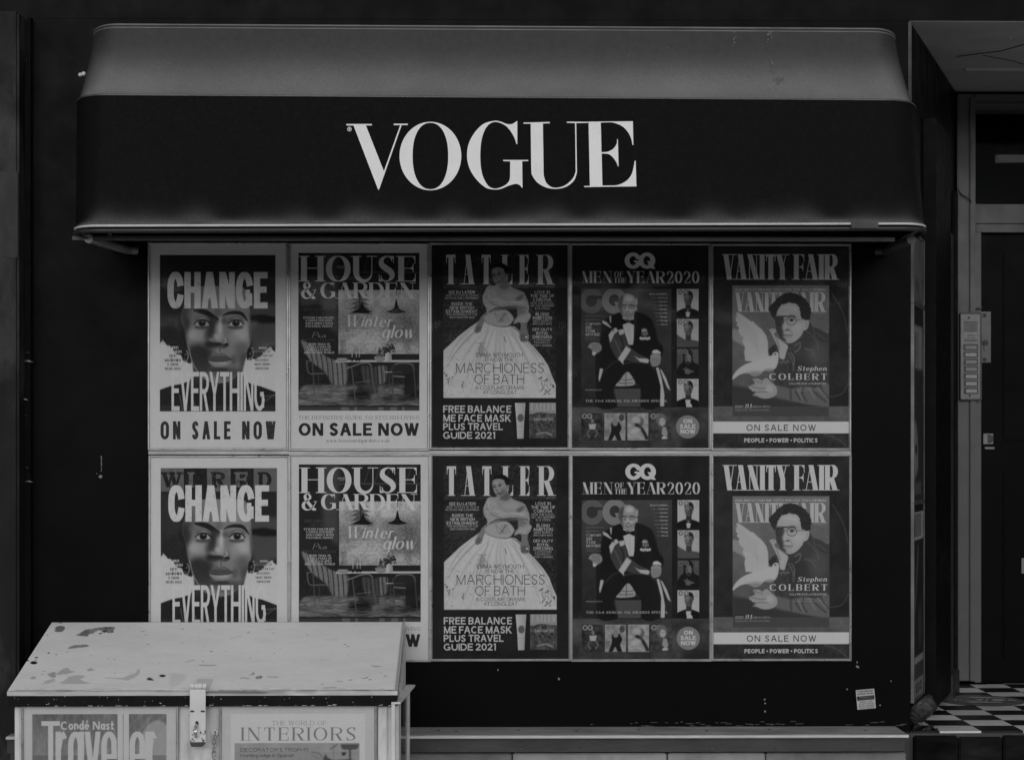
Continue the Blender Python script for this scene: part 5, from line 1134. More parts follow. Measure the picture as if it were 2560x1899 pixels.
# ------------------------------------------------------------------ chequered floor
fl = struct('doorway_floor', box(bmesh.new(), XC - .02, 4.0, .004, RD, GZ, FLOOR - .008), 'grout')
TW, TD = .1565, .165
tx0 = XX((2300 + 430 / 8.565) * .4, 0)
tmesh = {}
rows = int(RD / TD) + 1
for j in range(rows):
    for i in range(-2, 16):
        x = tx0 + i * TW; y = .006 + j * TD
        y1 = min(y + TD - .0022, RD - .001)
        if y1 - y < .02 or x > 3.95: continue
        xl = max(x, XC + cd.x / cd.y * (y + TD) - .12)   # tiles cut along the canted wall
        if x + TW - xl < .03: continue
        white = (i + j) % 2 == 0
        key = (white, round(xl - x, 4), round(y1 - y, 4)); nm = 'white_tile' if white else 'black_tile'
        if key not in tmesh:
            b = box(bmesh.new(), xl - x, TW - .0022, 0, y1 - y, -.008, 0); o = obj('floor_tile', b, 'whitetile' if white else 'blacktile', fl); tmesh[key] = o.data
        else:
            o = bpy.data.objects.new('floor_tile', tmesh[key]); COL.objects.link(o); o.parent = fl
        o.matrix_parent_inverse = Matrix(); o.location = (x, y, FLOOR + rnd.uniform(-.0006, .0006))
# worn oval emblem on the floor
def floor_pt(X, Y, z):
    px, py = (2300 + X / 8.565) * .4, (1700 + Y / 8.565) * .4
    t = (CAMZ - z) * FPX / (py - 445); return P3(px, 445, t * math.cos(YAW) - D + 0)
e0, e1 = floor_pt(480, 455, FLOOR), floor_pt(2227, 455, FLOOR); ec = (e0 + e1) / 2; er = (e1 - e0).length / 2; er2 = .33
em = thing('floor_emblem', (ec.x, ec.y, FLOOR), 'worn grey oval emblem with pale lettering on chequered doorway floor', 'emblem')
def flat(name, pts, m, z): b = bmesh.new(); b.faces.new([b.verts.new((p[0], p[1], z)) for p in pts]); o = obj(name, b, m, em); return o
cy = floor_pt(1300, 450, FLOOR).y
M['emblem'] = mat('worn_emblem', .13, .5, var=.3, scale=14, stain=.7, stainscale=8, stainto=.05); M['emblem2'] = mat('worn_emblem_letters', .42, .5, var=.4, scale=20)
flat('emblem_field', [(ec.x + er * math.cos(a), cy + .2 * math.sin(a)) for a in np.linspace(0, 2 * math.pi, 40, endpoint=False)], 'emblem', FLOOR + .0025)
b = bmesh.new(); zz = FLOOR + .005
def fq(pts): b.faces.new([b.verts.new((*floor_pt(X, Y, FLOOR).xy, zz)) for X, Y in pts])
fq([(900, 487), (1080, 482), (1200, 480), (1760, 495), (1755, 513), (1100, 508)]); fq([(980, 387), (1240, 384), (1820, 408), (1815, 418), (1130, 405)])
fq([(1180, 455), (1250, 430), (1345, 428), (1330, 466), (1240, 462)]); fq([(1440, 420), (1480, 420), (1440, 478), (1380, 478), (1410, 460)])
ring = [(1670 + 150 * math.cos(a), 455 + 22 * math.sin(a)) for a in np.linspace(0, 6.283, 24, endpoint=False)]; fq(ring)
fq([(1890, 455), (1930, 436), (1960, 440), (1940, 470), (1880, 474)]); fq([(1975, 440), (2010, 438), (1995, 475), (1960, 478)]); fq([(2020, 455), (2070, 462), (2060, 480), (2000, 475)])
fq([(730, 460), (780, 430), (800, 432), (760, 470)]); fq([(850, 462), (880, 445), (905, 450), (870, 470)])
obj('emblem_letters', b, 'emblem2', em)
# step under the doorway floor
st = struct('door_step', box(bmesh.new(), XX(912), 4.4, .012, .2, GZ, FLOOR - .009), 'grout')
for a, b2 in ((913, 957), (958, 1001), (1002, 1060), (1061, 1120)):
    mk('step_stone', 'step', st, XX(a), XX(b2), -.02 - rnd.uniform(0, .012), .011, GZ, FLOOR - .012 - rnd.uniform(0, .01), bev=.006)
# crumbling block at the corner
bm = bmesh.new(); bmesh.ops.create_icosphere(bm, subdivisions=4, radius=1)
from mathutils import noise as mn
for v in bm.verts:
    p = v.co.copy(); q = Vector([math.copysign(abs(c) ** .55, c) for c in p])
    n = mn.fractal(p * 1.7, 1.0, 2.0, 5) * .16 + mn.fractal(p * 6, 1, 2, 4) * .09
    q = q * (1 + n); v.co = Vector((q.x * .05, q.y * .1, q.z * .034))
o = obj('broken_block', bm, 'lump', smooth=True); o.location = P3(923, 708, .08); o.rotation_euler = (0, math.radians(-38), -math.atan2(cd.x, cd.y))
tag(o, 'crumbling rough stone lump at the foot of the corner by the chequered floor', 'stone')
bm = bmesh.new()
for k in range(16):
    p = P3(rnd.uniform(913, 938), rnd.uniform(716, 731), rnd.uniform(.03, .15)); p.z = FLOOR + rnd.uniform(0, .008); r = rnd.uniform(.003, .012)
    bmesh.ops.create_icosphere(bm, subdivisions=1, radius=r, matrix=Matrix.Translation(p))
tag(obj('rubble', bm, 'lump'), 'crumbs of grey rubble scattered on doorway floor beside broken corner', 'rubble', kind='stuff')
# ------------------------------------------------------------------ door, frame, transom
def DX(px, y=RD): return XX(px, y)
def DZ(py, y=RD): return ZZ(py, y, 970)
df = thing('door_frame', (DX(960), RD, FLOOR), 'grey painted door frame with dark glazed light above the door', 'door frame')
RR = 3.95
mk('jamb', 'frame', df, DX(955), DX(971.5), RD - .05, RD + .1, DZ(679), DZ(95.5), bev=.004)
mk('jamb_bead', 'frame', df, DX(967), DX(972.5), RD - .064, RD - .05, DZ(679), DZ(100), bev=.003)
mk('door_stop', 'frame', df, DX(972.5), DX(979.5), RD - .035, RD + .1, DZ(681), DZ(232.5), bev=.003)
mk('plinth_block', 'blackwood', df, DX(955), DX(985), RD - .04, RD + .1, FLOOR + .001, DZ(682))
mk('header', 'frame', df, DX(971.6), RR, RD - .05, RD + .1, DZ(111), DZ(95.5), bev=.004)
mk('header_bead', 'frame', df, DX(967), RR, RD - .066, RD - .05, DZ(109), DZ(105), bev=.003)
mk('transom_bar', 'frame', df, DX(971.6), RR, RD - .045, RD + .1, DZ(224), DZ(204.8), bev=.004)
mk('transom_bead', 'frame', df, DX(974), RR, RD - .03, RD + .1, DZ(232.5), DZ(224), bev=.003)
mk('transom_pane', 'pane', df, DX(972), RR, RD + .03, RD + .036, DZ(205), DZ(110.5))
obj('door_wire', tube(bmesh.new(), [P3(958, 188, RD - .055), P3(961, 194, RD - .058), P3(965, 196.5, RD - .07), P3(969, 198, RD - .072), P3(972, 203, RD - .06)], .003, 6), 'dark', df)
mk('small_plate', 'dark', df, DX(970.5), DX(979), RD - .06, RD - .05, DZ(309), DZ(307))
hall = struct('hallway_wall', box(bmesh.new(), DX(940), 4.2, RD + 1.5, RD + 1.6, GZ, 3.6), 'black')
struct('hallway_floor', box(bmesh.new(), DX(940), 4.2, RD + .11, RD + 1.5, GZ, .3), 'black'); struct('hallway_side', box(bmesh.new(), DX(930), DX(939), RD + .11, RD + 1.6, GZ, 3.3), 'black')
struct('hallway_ceiling', box(bmesh.new(), DX(940), 4.2, RD + .11, RD + 1.5, 3.2, 3.3), 'black')
lt = thing('tube_lamp', P3(1020, 157, RD + .9), 'dim fluorescent tube seen through the dark glass above the door', 'lamp')
em_m = bpy.data.materials.new('tube_light'); em_m.use_nodes = True; e_ = em_m.node_tree.nodes['Principled BSDF']; e_.inputs['Emission Color'].default_value = (1, 1, 1, 1); e_.inputs['Emission Strength'].default_value = .014; e_.inputs['Base Color'].default_value = (.3, .3, .3, 1)
obj('tube', box(bmesh.new(), XX(996, RD + .9), XX(1100, RD + .9), RD + .88, RD + .92, ZZ(161, RD + .9), ZZ(154, RD + .9)), em_m, lt)
door = thing('door', (DX(1050), RD + .06, FLOOR), 'black front door with metal lock plate deep in the recess', 'door')
mk('door_leaf', 'black', door, DX(979.8), RR, RD + .02, RD + .07, FLOOR + .003, DZ(232.8))
for z0, z1 in ((DZ(660), DZ(470)), (DZ(440), DZ(250))): mk('door_panel', 'black', door, DX(1004), RR - .1, RD + .012, RD + .0198, z0, z1, bev=.004)
lp = mk('lock_plate', 'brass', door, DX(980.5), DX(991.5), RD + .012, RD + .0195, DZ(362), DZ(311), bev=.001)
obj('lock_cylinder', cyl(bmesh.new(), P3(985.5, 342.5, RD + .011), P3(985.5, 342.5, RD + .004), .013, 14), 'dark', lp)
mk('keyway', 'dark', lp, DX(985.1), DX(985.9), RD + .0025, RD + .0039, DZ(344), DZ(340.5))
mk('cylinder_tail', 'brass', lp, DX(984.4), DX(986.8), RD + .006, RD + .0115, DZ(350), DZ(345))
for y in (315, 359): obj('screw', cyl(bmesh.new(), P3(984.5, y, RD + .0115), P3(984.5, y, RD + .009), .009, 10), 'dark', lp)
st2 = mk('round_lock_sticker', 'panel', door, DX(984.3), DX(994), RD + .017, RD + .0196, DZ(443.5), DZ(433)); obj('sticker_disc', cyl(bmesh.new(), P3(989.1, 438.2, RD + .0168), P3(989.1, 438.2, RD + .0155), .0195, 20), 'dark', st2)
mk('pull_bar', 'panel', door, DX(985.5), DX(995), RD + .01, RD + .0196, DZ(448.6), DZ(446.4))
mk('letter_plate', 'panel', door, DX(1022), DX(1060), RD + .008, RD + .0116, DZ(573), DZ(557.5), bev=.002)
ic = thing('intercom', P3(970, 399, RD - .07), 'tall door entry intercom with seven name buttons on grey jamb', 'intercom')
IY = RD - .066
mk('back_box', 'dark', ic, DX(959.6, IY), DX(981.4, IY), IY - .012, IY + .016, DZ(400, IY), DZ(312.3, IY), bev=.004)
mk('face_plate', 'panel', ic, DX(960, IY), DX(979.3, IY), IY - .017, IY - .0125, DZ(398.6, IY), DZ(314, IY), bev=.002)
for k in range(5): mk('grille_slot', 'dark', ic, DX(962.8, IY), DX(976.5, IY), IY - .0185, IY - .0172, DZ(322.5 + k * 2.1, IY), DZ(321.5 + k * 2.1, IY))
mk('maker_label', 'insert', ic, DX(964.5, IY), DX(975.3, IY), IY - .0185, IY - .0172, DZ(338.6, IY), DZ(333.2, IY)); mk('grille_slot', 'dark', ic, DX(963, IY), DX(976.5, IY), IY - .0185, IY - .0172, DZ(340.6, IY), DZ(339.6, IY))
for yy in (334.2, 335.8, 337.4): mk('label_line', 'dark', ic, DX(965.5 + (yy - 334) * .2, IY), DX(974.5, IY), IY - .0192, IY - .0186, DZ(yy + .6, IY), DZ(yy, IY))
for k in range(7):
    y = 344.3 + k * 7.22; bmk = mk('call_button', 'dark', ic, DX(962.6 + k * .08, IY), DX(977 + k * .05, IY), IY - .02, IY - .0172, DZ(y + 5.9, IY), DZ(y - .3, IY), bev=.001)
    mk('name_insert', 'insert' if k in (1, 4, 5, 6) else 'panel', bmk, DX(964.5 + k * .08, IY), DX(975.6 + k * .05, IY), IY - .0215, IY - .0202, DZ(y + 4.7, IY), DZ(y + 1.2, IY))
for x, y in ((969, 317.4), (970, 395)): obj('screw', cyl(bmesh.new(), P3(x, y, IY - .017), P3(x, y, IY - .0195), .005, 8), 'dark', ic)
# ------------------------------------------------------------------ framed posters
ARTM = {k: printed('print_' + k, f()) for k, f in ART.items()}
UNIT = None
def rails(parent, x0, x1, z0, z1, y, w=.0085, d=.014, m='alu'):
    def rail(pts):
        b = bmesh.new(); V = []
        for (x, z, ix, iz) in pts:     # outer point and inward direction
            V.append([(x, y, z), (x, y - d * .8, z), (x + ix * w * .3, y - d, z + iz * w * .3), (x + ix * w * .55, y - d, z + iz * w * .55), (x + ix * w * .8, y - d * .55, z + iz * w * .8), (x + ix * w, y - d * .5, z + iz * w), (x + ix * w, y, z + iz * w)])
        A, B = [[b.verts.new(p) for p in r] for r in V]; n = len(A)
        for i in range(n): b.faces.new((A[i], A[(i + 1) % n], B[(i + 1) % n], B[i]))
        b.faces.new(A); b.faces.new(B[::-1]); return obj('frame_rail', b, m, parent)
    e = .0004
    rail([(x0, z0, 1, 1), (x0, z1, 1, -1)]); rail([(x1, z0, -1, 1), (x1, z1, -1, -1)])
    rail([(x0 + e, z0, 1, 1), (x1 - e, z0, -1, 1)]); rail([(x0 + e, z1, 1, -1), (x1 - e, z1, -1, -1)])


def poster(art, r, label, m=None, y=-.002, seed=0, name='framed_poster', group='framed posters on the shop wall'):
    px0, py0, px1, py1 = [v * .4 for v in r]
    cy_ = (py0 + py1) / 2; x0, x1 = XX(px0, y), XX(px1, y); z1, z0 = ZZ(py0, y, (px0 + px1) / 2), ZZ(py1, y, (px0 + px1) / 2)
    t = thing(name, ((x0 + x1) / 2, y, z0), label, 'poster', group)
    w = .0075
    rails(t, x0 - w, x1 + w, z0 - w, z1 + w, y)
    mk('backing_board', 'strip', t, x0 - w * .4, x1 + w * .4, y - .002, y - .0005, z0 - w * .4, z1 + w * .4)
    sheet('printed_sheet', [(x0 - .001, y - .0045, z0 - .001), (x1 + .001, y - .0045, z0 - .001), (x1 + .001, y - .0045, z1 + .001), (x0 - .001, y - .0045, z1 + .001)], ARTM[art], t, 12, 16, .0012, seed)
    sheet('glazing', [(x0, y - .0085, z0), (x1, y - .0085, z0), (x1, y - .0085, z1), (x0, y - .0085, z1)], M['glaze'], t)
    return t


poster('change_early', (375, 610, 716.3, 1119.5), 'upper poster of a large face between words CHANGE and EVERYTHING, plain dark top', seed=1)
poster('change', (377, 1142, 720, 1652), 'lower face poster with CHANGE EVERYTHING and tiled masthead, half hidden by chest', seed=2)
poster('room', (726.8, 611.6, 1068.6, 1121), 'upper dining room cover poster with white border and HOUSE lettering', seed=3)
poster('room', (728, 1139.5, 1072, 1648), 'lower dining room cover poster rising behind the pale chest lid', seed=4)
poster('gown', (1079, 610.6, 1419.6, 1117.8), 'upper black poster of woman in wide pale gown, directly under the awning', seed=5)
poster('gown', (1080.3, 1138.3, 1422, 1646), 'lower black poster of woman in wide pale gown, above the sill', seed=6)
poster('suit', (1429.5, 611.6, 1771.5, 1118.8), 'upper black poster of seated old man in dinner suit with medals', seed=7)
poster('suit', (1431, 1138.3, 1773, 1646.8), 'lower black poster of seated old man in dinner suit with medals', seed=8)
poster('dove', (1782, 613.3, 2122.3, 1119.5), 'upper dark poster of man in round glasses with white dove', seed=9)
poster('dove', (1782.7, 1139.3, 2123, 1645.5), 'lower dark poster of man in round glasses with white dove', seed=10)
o = mk('mounting_strip', 'strip', None, XX(148.5), XX(851), -.004, -.0005, ZZ(453.8), ZZ(450.0)); tag(o, 'narrow grey metal strip between the two rows of posters', 'strip')
# narrow posters on the canted corner
for i, (z0, z1, lab) in enumerate(((1.99, 2.235, 'topmost of three narrow posters on the angled corner wall'), (1.245, 1.972, 'middle narrow poster on the angled corner wall, pale box printed near top'), (.5, 1.228, 'lowest narrow poster on the angled corner wall, pale banded foot'))):
    t = thing('narrow_poster', cant(.1, .01, z0), lab, 'poster', 'narrow posters round the corner')
    sheet('printed_sheet', [cant(.015, .008, z0), cant(.205, .008, z0), cant(.205, .008, z1), cant(.015, .008, z1)], ARTM['strip%d' % i], t)
    sheet('glazing', [cant(.015, .012, z0), cant(.205, .012, z0), cant(.205, .012, z1), cant(.015, .012, z1)], M['glaze'], t)
    for (s0, s1, a, b_) in ((.009, .015, z0 - .008, z1 + .008), (.205, .217, z0 - .008, z1 + .008), (.0151, .2049, z0 - .008, z0), (.0151, .2049, z1, z1 + .008)):
        obj('frame_rail', cbox(bmesh.new(), s0, s1, .001, .0135, a, b_), 'alu2', t)
# sticker
c0 = P3(865.8, 698.3, -.001); t = thing('notice_sticker', c0, 'small tilted white emergency repairs sticker low on the black wall', 'sticker')
hw, hh, an = .0345, .037, math.radians(5)
def rot(u, v): return (c0.x + u * math.cos(an) - v * math.sin(an), -.0012, c0.z + u * math.sin(an) + v * math.cos(an))
sheet('printed_face', [rot(-hw, -hh), rot(hw, -hh), rot(hw, hh), rot(-hw, hh)], ARTM['sticker'], t)
# ------------------------------------------------------------------ awning
aw = thing('awning', (XX(500, -.4), 0, ZZ(226, -.84)), 'wide black curved shop awning with big white lettering', 'awning')
yB, yM, yT = -.84, -.80, -.50
def hoop(xl, xr, z, yf, r, ry, n=10, nx=140):
    """plan outline of a hoop: wall left -> round corner -> front -> round corner -> wall right"""
    P = [(xl - r, 0), (xl - r, yf * .35)]
    P += [(xl - r * math.cos(a), yf + ry - ry * math.sin(a)) for a in np.linspace(0, math.pi / 2, n)]
    P += [(xl + (xr - xl) * k / nx, yf) for k in range(1, nx)]
    P += [(xr + r * math.sin(a), yf + ry - ry * math.cos(a)) for a in np.linspace(0, math.pi / 2, n)]
    P += [(xr + r, yf * .35), (xr + r, 0)]
    return [Vector((x, y, z)) for x, y in P]
HB = hoop(XX(98, yB), XX(903, yB), ZZ(226, yB), yB, .1, .16)
HM = hoop(XX(103, yM), XX(890, yM), ZZ(95.5, yM), yM, .125, .26)
HT = hoop(XX(117, yT), XX(873, yT), ZZ(25.5, yT), yT, .115, .27)
for H, dl in ((HB, .022), (HM, .013), (HT, .007)):       # fascia dips very slightly to one side
    x0, x1 = H[0].x, H[-1].x
    for p in H: p.z += (0 if H is not HM else -.012 * ((p.x - x0) / (x1 - x0))) + (.012 * (p.x - x0) / (x1 - x0) if H is HB else 0) - (.008 * (p.x - x0) / (x1 - x0) if H is HT else 0)
def profile(v, A, B, dep, flare, sc, i, n):
    """fabric between two hoops: hollow, flaring out near the lower hoop"""
    p = A.lerp(B, v)       # v 0 lower, 1 upper
    c = Vector(((A.x + B.x) / 2 if False else 0.08, 0, 0)); d = Vector((p.x - c.x, p.y, 0))
    ang = 0 if 11 < i < n - 12 else min(1, ((11 - i) if i <= 11 else (i - n + 12)) / 9) * math.pi / 2
    nrm = Vector((math.copysign(math.sin(ang), p.x), -math.cos(ang), 0))
    hol = math.sin(math.pi * min(1, v ** flare)) * dep
    wr = math.exp(-v / sc) * (math.sin(p.x * 22) * .5 + math.sin(p.x * 37 + 1) * .35 + math.sin(p.x * 9.2 + 2) * .4) * .011 * (1 - math.exp(-v * 60)) * math.cos(ang)
    return p - nrm * (hol * math.cos(ang) ** 2 + wr)
def loft(A, B, rows, dep, flare, sc=.12):
    bm = bmesh.new(); n = len(A)
    vs = [(k / 44) ** 1.5 for k in range(45)]
    G3 = [[bm.verts.new(profile(v, A[i], B[i], dep, flare, sc, i, n)) for i in range(n)] for v in vs]
    for j in range(len(vs) - 1):
        for i in range(n - 1): bm.faces.new((G3[j][i], G3[j][i + 1], G3[j + 1][i + 1], G3[j + 1][i]))
    return bm
FDEP = .022
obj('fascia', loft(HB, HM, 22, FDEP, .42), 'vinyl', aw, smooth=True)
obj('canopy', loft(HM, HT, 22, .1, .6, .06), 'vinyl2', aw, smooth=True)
back = [p + Vector((0, 0, .03)) for p in HT]
bm = bmesh.new(); n = len(HT); A = [bm.verts.new(p) for p in HT]; B = [bm.verts.new((p.x * .97 + .003, -.002, p.z - .004)) for p in HT]
for i in range(n - 1):
    if (B[i].co - B[i + 1].co).length > 1e-6: bm.faces.new((A[i], A[i + 1], B[i + 1], B[i]))
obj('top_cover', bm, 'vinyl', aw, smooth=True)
def piping(H, r, m, dz=0, dy=0, name='piping'):
    return obj(name, tube(bmesh.new(), [p + Vector((0, dy, dz)) for p in H[1:-1]], r, 8), m, aw, smooth=True)
piping(HB, .0042, 'piping', -.001, -.003); piping(HM, .0035, 'piping2', .0, -.002); piping(HT, .0035, 'toppipe', 0, -.001); piping(HT, .0026, 'toppipe', -.011, -.004)
o = piping(HB, .009, 'dark', -.016, .006, 'bottom_hoop')
zb = HB[20].z
mk('front_bar', 'rail', aw, XX(72, yB + .1), XX(895, yB + .1), yB + .1, yB + .125, zb - .04, zb - .026, bev=.002)
rb = random.Random(12); b = bmesh.new()
for (cx, cy, sx, sy, nn) in ((779, 79, 2.4, 2.0, 46), (772, 66, .8, 3.5, 20), (770, 36, 1.6, 6, 18), (734, 37, 1.2, 5, 10), (640, 60, 160, 22, 16), (500, 60, 260, 22, 14)):
    for _ in range(nn):
        px, py = cx + rb.gauss(0, sx), min(max(cy + rb.gauss(0, sy), 32), 88)
        zt_ = None; y = -.6
        for _k in range(8):       # find the cloth behind this point
            p = P3(px, py, y); best = None
            i = min(range(14, len(HM) - 14), key=lambda q: abs(HM[q].x - p.x)); v = min(max((p.z - HM[i].z) / (HT[i].z - HM[i].z), 0), 1)
            y = profile(v, HM[i], HT[i], .1, .6, .06, i, len(HM)).y
        c = P3(px, py, y - .004); r = rb.uniform(.0012, .0035) if sx < 10 else rb.uniform(.0008, .0018)
        b.faces.new([b.verts.new((c.x + r * math.cos(t) * rb.uniform(.6, 1.4), c.y - .001 + .6 * r * math.sin(t), c.z + r * math.sin(t) * rb.uniform(.6, 1.4))) for t in np.linspace(0, 6.28, 7)[:-1]][::-1])
M['splat'] = mat('dried_splash', .13, .8, var=.3); tag(obj('dried_splashes', b, 'splat', aw), kind='stuff')
# folding arms
for sx, xf, xw, m in ((-1, HB[3].x + .05, XX(129), 'toppipe'), (1, HB[-4].x - .05, XX(884), 'rail')):
    b = bmesh.new(); p0 = Vector((xf, yB + .1, zb - .035)); p1 = Vector((xw, -.02, ZZ(251)))
    cyl(b, p0, p1, .0155, 10); cyl(b, p1, p1 + Vector((-sx * .03, .018, 0)), .014, 8); obj('arm', b, m, aw)
for px, y in ((117, 249), (885, 248)):
    mk('wall_bracket', 'blackwood', aw, XX(px - 1), XX(px + 10), -.05, -.001, ZZ(y - 3), ZZ(y - 18), bev=.003)
obj('strut', cyl(bmesh.new(), P3(108, 231, -.5), P3(112, 240, -.2), .009, 8), 'rail', aw)
# maker's tab
tb = mk('maker_tab', 'dark', aw, XX(850.5, yB), XX(877.5, yB), yB - .018, yB - .01, ZZ(228, yB), ZZ(219.8, yB), bev=.002)
o = lettering('tab_letters', 'DEANS', .026, 'rail', aw, P3(864, 226.8, yB - .0186)); o.parent = tb; o.matrix_parent_inverse = Matrix.Translation(-tb.matrix_world.translation) if False else Matrix()

# lettering on the fascia
def fascia_y(x, z):
    f = (x - HB[12].x) / (HB[-13].x - HB[12].x); z0 = HB[12].z + (HB[-13].z - HB[12].z) * f; z1 = HM[12].z + (HM[-13].z - HM[12].z) * f
    v = min(max((z - z0) / (z1 - z0), 0), 1); return yB + (yM - yB) * v + math.sin(math.pi * v ** .42) * FDEP
def lp3(X, Y):
    px, py = (840 + X / 2.784) * .4, (280 + Y / 2.784) * .4; y = yB
    for _ in range(4): p = P3(px, py, y); y = fascia_y(p.x, p.z) - .004
    return P3(px, py, y)
def outline(segs):
    out = []
    for s in segs:
        if isinstance(s, list): out += [tuple(p) for p in spl(s, 6)]
        else: out.append(s)
    return out
L = {
 'V': [[(72, 82), (250, 82), (250, 92), (208, 92), (333, 410), (447, 90), (402, 90), (402, 80), (500, 80), (500, 90), (457, 90), (300, 538), (293, 538), (122, 93), (72, 92)]],
 'O': None,
 'G': [outline([(1262, 60), (1262, 222), [(1256, 222), (1235, 165), (1185, 98), (1110, 68), (1052, 98), (1016, 180), (1004, 300), (1015, 420), (1050, 500), (1088, 528), (1130, 528), (1180, 506), (1206, 475), (1212, 440)], (1212, 342), (1163, 340), (1163, 332), (1338, 332), (1338, 340), (1296, 341), (1298, 525), [(1292, 524), (1278, 507), (1250, 499), (1200, 512), (1155, 531), (1110, 538), (1045, 526), (975, 465), (927, 385), (912, 300), (925, 215), (970, 135), (1030, 80), (1105, 60), (1150, 67), (1190, 82), (1225, 82), (1250, 68)]])],
 'U': [outline([(1305, 72), (1488, 68), (1488, 77), (1440, 79), (1445, 420), [(1446, 440), (1463, 490), (1500, 520), (1545, 524), (1600, 505), (1648, 460), (1668, 415)], (1664, 76), (1607, 74), (1607, 66), (1755, 67), (1755, 75), (1672, 76), (1677, 400), [(1677, 420), (1657, 475), (1605, 517), (1540, 533), (1470, 526), (1405, 492), (1366, 440), (1359, 400)], (1355, 80), (1305, 81)])],
 'E': [outline([(1757, 66), (2066, 63), (2070, 228), [(2064, 228), (2047, 165), (2000, 103), (1930, 73), (1880, 71)], (1843, 72), (1848, 278), [(1860, 278), (1895, 273), (1930, 254), (1953, 220), (1956, 188)], (1962, 188), (1967, 376), [(1962, 376), (1943, 335), (1905, 295), (1860, 288)], (1849, 288), (1854, 510), [(1900, 510), (1960, 506), (2020, 478), (2060, 425), (2079, 338)], (2086, 338), (2091, 516), (1727, 521), (1727, 513), (1767, 513), (1758, 76)])],
}
el = lambda cx, cy, rx, ry, n, e=1.0: [(cx + rx * math.copysign(abs(math.cos(a)) ** e, math.cos(a)), cy + ry * math.copysign(abs(math.sin(a)) ** e, math.sin(a))) for a in np.linspace(0, 2 * math.pi, n, endpoint=False)]
L['O'] = [el(657, 305, 215, 238, 72), el(657, 305, 124, 231, 72, .9)]
L['registered_mark'] = [el(93, 118, 15.5, 15.5, 24), el(93, 118, 12, 12, 24)]
L['mark_letter'] = [[(88, 110), (96, 110), (99, 113), (99, 117), (96, 119), (100, 126), (96, 126), (93, 120), (91.5, 120), (91.5, 126), (88, 126)]]
for k, polys in L.items():
    cu = bpy.data.curves.new('glyph', 'CURVE'); cu.dimensions = '2D'; cu.fill_mode = 'FRONT'
    for P in polys:
        s = cu.splines.new('POLY'); s.points.add(len(P) - 1); s.use_cyclic_u = True
        for q, (x, y) in zip(s.points, P): q.co = (x / 1000, -y / 1000, 0, 1)
    t = bpy.data.objects.new('g', cu); COL.objects.link(t); dg = bpy.context.evaluated_depsgraph_get(); me = bpy.data.meshes.new_from_object(t.evaluated_get(dg)); bpy.data.objects.remove(t)
    b = bmesh.new(); b.from_mesh(me); bpy.data.meshes.remove(me)
    for v in b.verts: v.co = lp3(v.co.x * 1000, -v.co.y * 1000)
    o = obj('letter' if len(k) == 1 else k, b, 'letter', aw)
# tiny hooks and wall bits
t = thing('wall_light_clip', P3(82, 74, -.02), 'tiny pale twin clip on the dark wall left of awning', 'clip')
b = bmesh.new(); bmesh.ops.create_uvsphere(b, u_segments=10, v_segments=8, radius=.007, matrix=Matrix.Translation(P3(80.2, 74.6, -.45))); obj('knob', b, 'piping', t, True)
b = bmesh.new(); bmesh.ops.create_uvsphere(b, u_segments=10, v_segments=8, radius=.008, matrix=Matrix.Translation(P3(83.6, 73.6, -.45))); obj('knob', b, 'piping', t, True)
cyl(b := bmesh.new(), P3(82, 74, -.45), P3(84, 74, -.02), .004, 8); obj('stem', b, 'rail', t)
hooks = [(27, 352.5, 4, .005), (27.6, 361, 9, .008), (25, 399, 5, .007), (25.5, 415, 3.5, .004), (28.5, 481, 7, .006), (26.8, 467, 3, .004)]
for k, (px, py, w, r) in enumerate(hooks):
    b = bmesh.new(); p = P3(px, py, -.055); hw = w / 270 / 2
    tube(b, [p + Vector((-hw, .006, -.003)), p + Vector((-hw * .7, -.008, 0)), p + Vector((0, -.012, .002)), p + Vector((hw * .7, -.008, 0)), p + Vector((hw, .006, -.003))], r * .55, 8)
    tag(obj('cleat', b, 'chrome' if k in (1, 2, 4) else 'rail'), ('small dull metal cleat above the widest cleat on the pilaster', 'widest bright metal cleat on the dark left pilaster', 'short bright metal cleat midway down the left pilaster', 'faint metal cleat just below the short bright one', 'lowest bright metal cleat on the left pilaster', 'faint metal cleat just above the lowest bright one')[k], 'cleat', 'metal cleats on the left pilaster')

# ------------------------------------------------------------------ chest
ch = thing('metal_chest', (XX(200, -.4), -.42, GZ), 'pale chipped metal chest with sloping lid, hasp and posters on its front', 'chest')
bx0, bx1 = XX(7, yB), XX(397.5, yB); YF, YK = -.84, -.04
ZF, ZKb = ZZ(690, YF), ZZ(621, YK)
# body
b = bmesh.new(); i0, i1 = XX(15, -.82), XX(398.5, -.82)
zf, zk = ZF - .052, ZKb - .03
hexa(b, [(i0, -.81, GZ), (i1, -.81, GZ), (i1, YK, GZ), (i0, YK, GZ), (i0, -.81, zf), (i1, -.81, zf), (i1, YK, zk), (i0, YK, zk)]); obj('chest_body', b, 'creamside', ch)
for a0, a1 in ((14.5, 18.5), (20, 21)): mk('corner_strip', 'creamside', ch, XX(a0, -.82), XX(a1 + 1.5, -.82), -.818, -.811, GZ, zf - .002, bev=.002)
for a0, a1 in ((378, 387), (389, 397)): mk('corner_strip', 'creamside', ch, XX(a0, -.82), XX(a1, -.82), -.82, -.811, GZ, zf - .002, bev=.002)
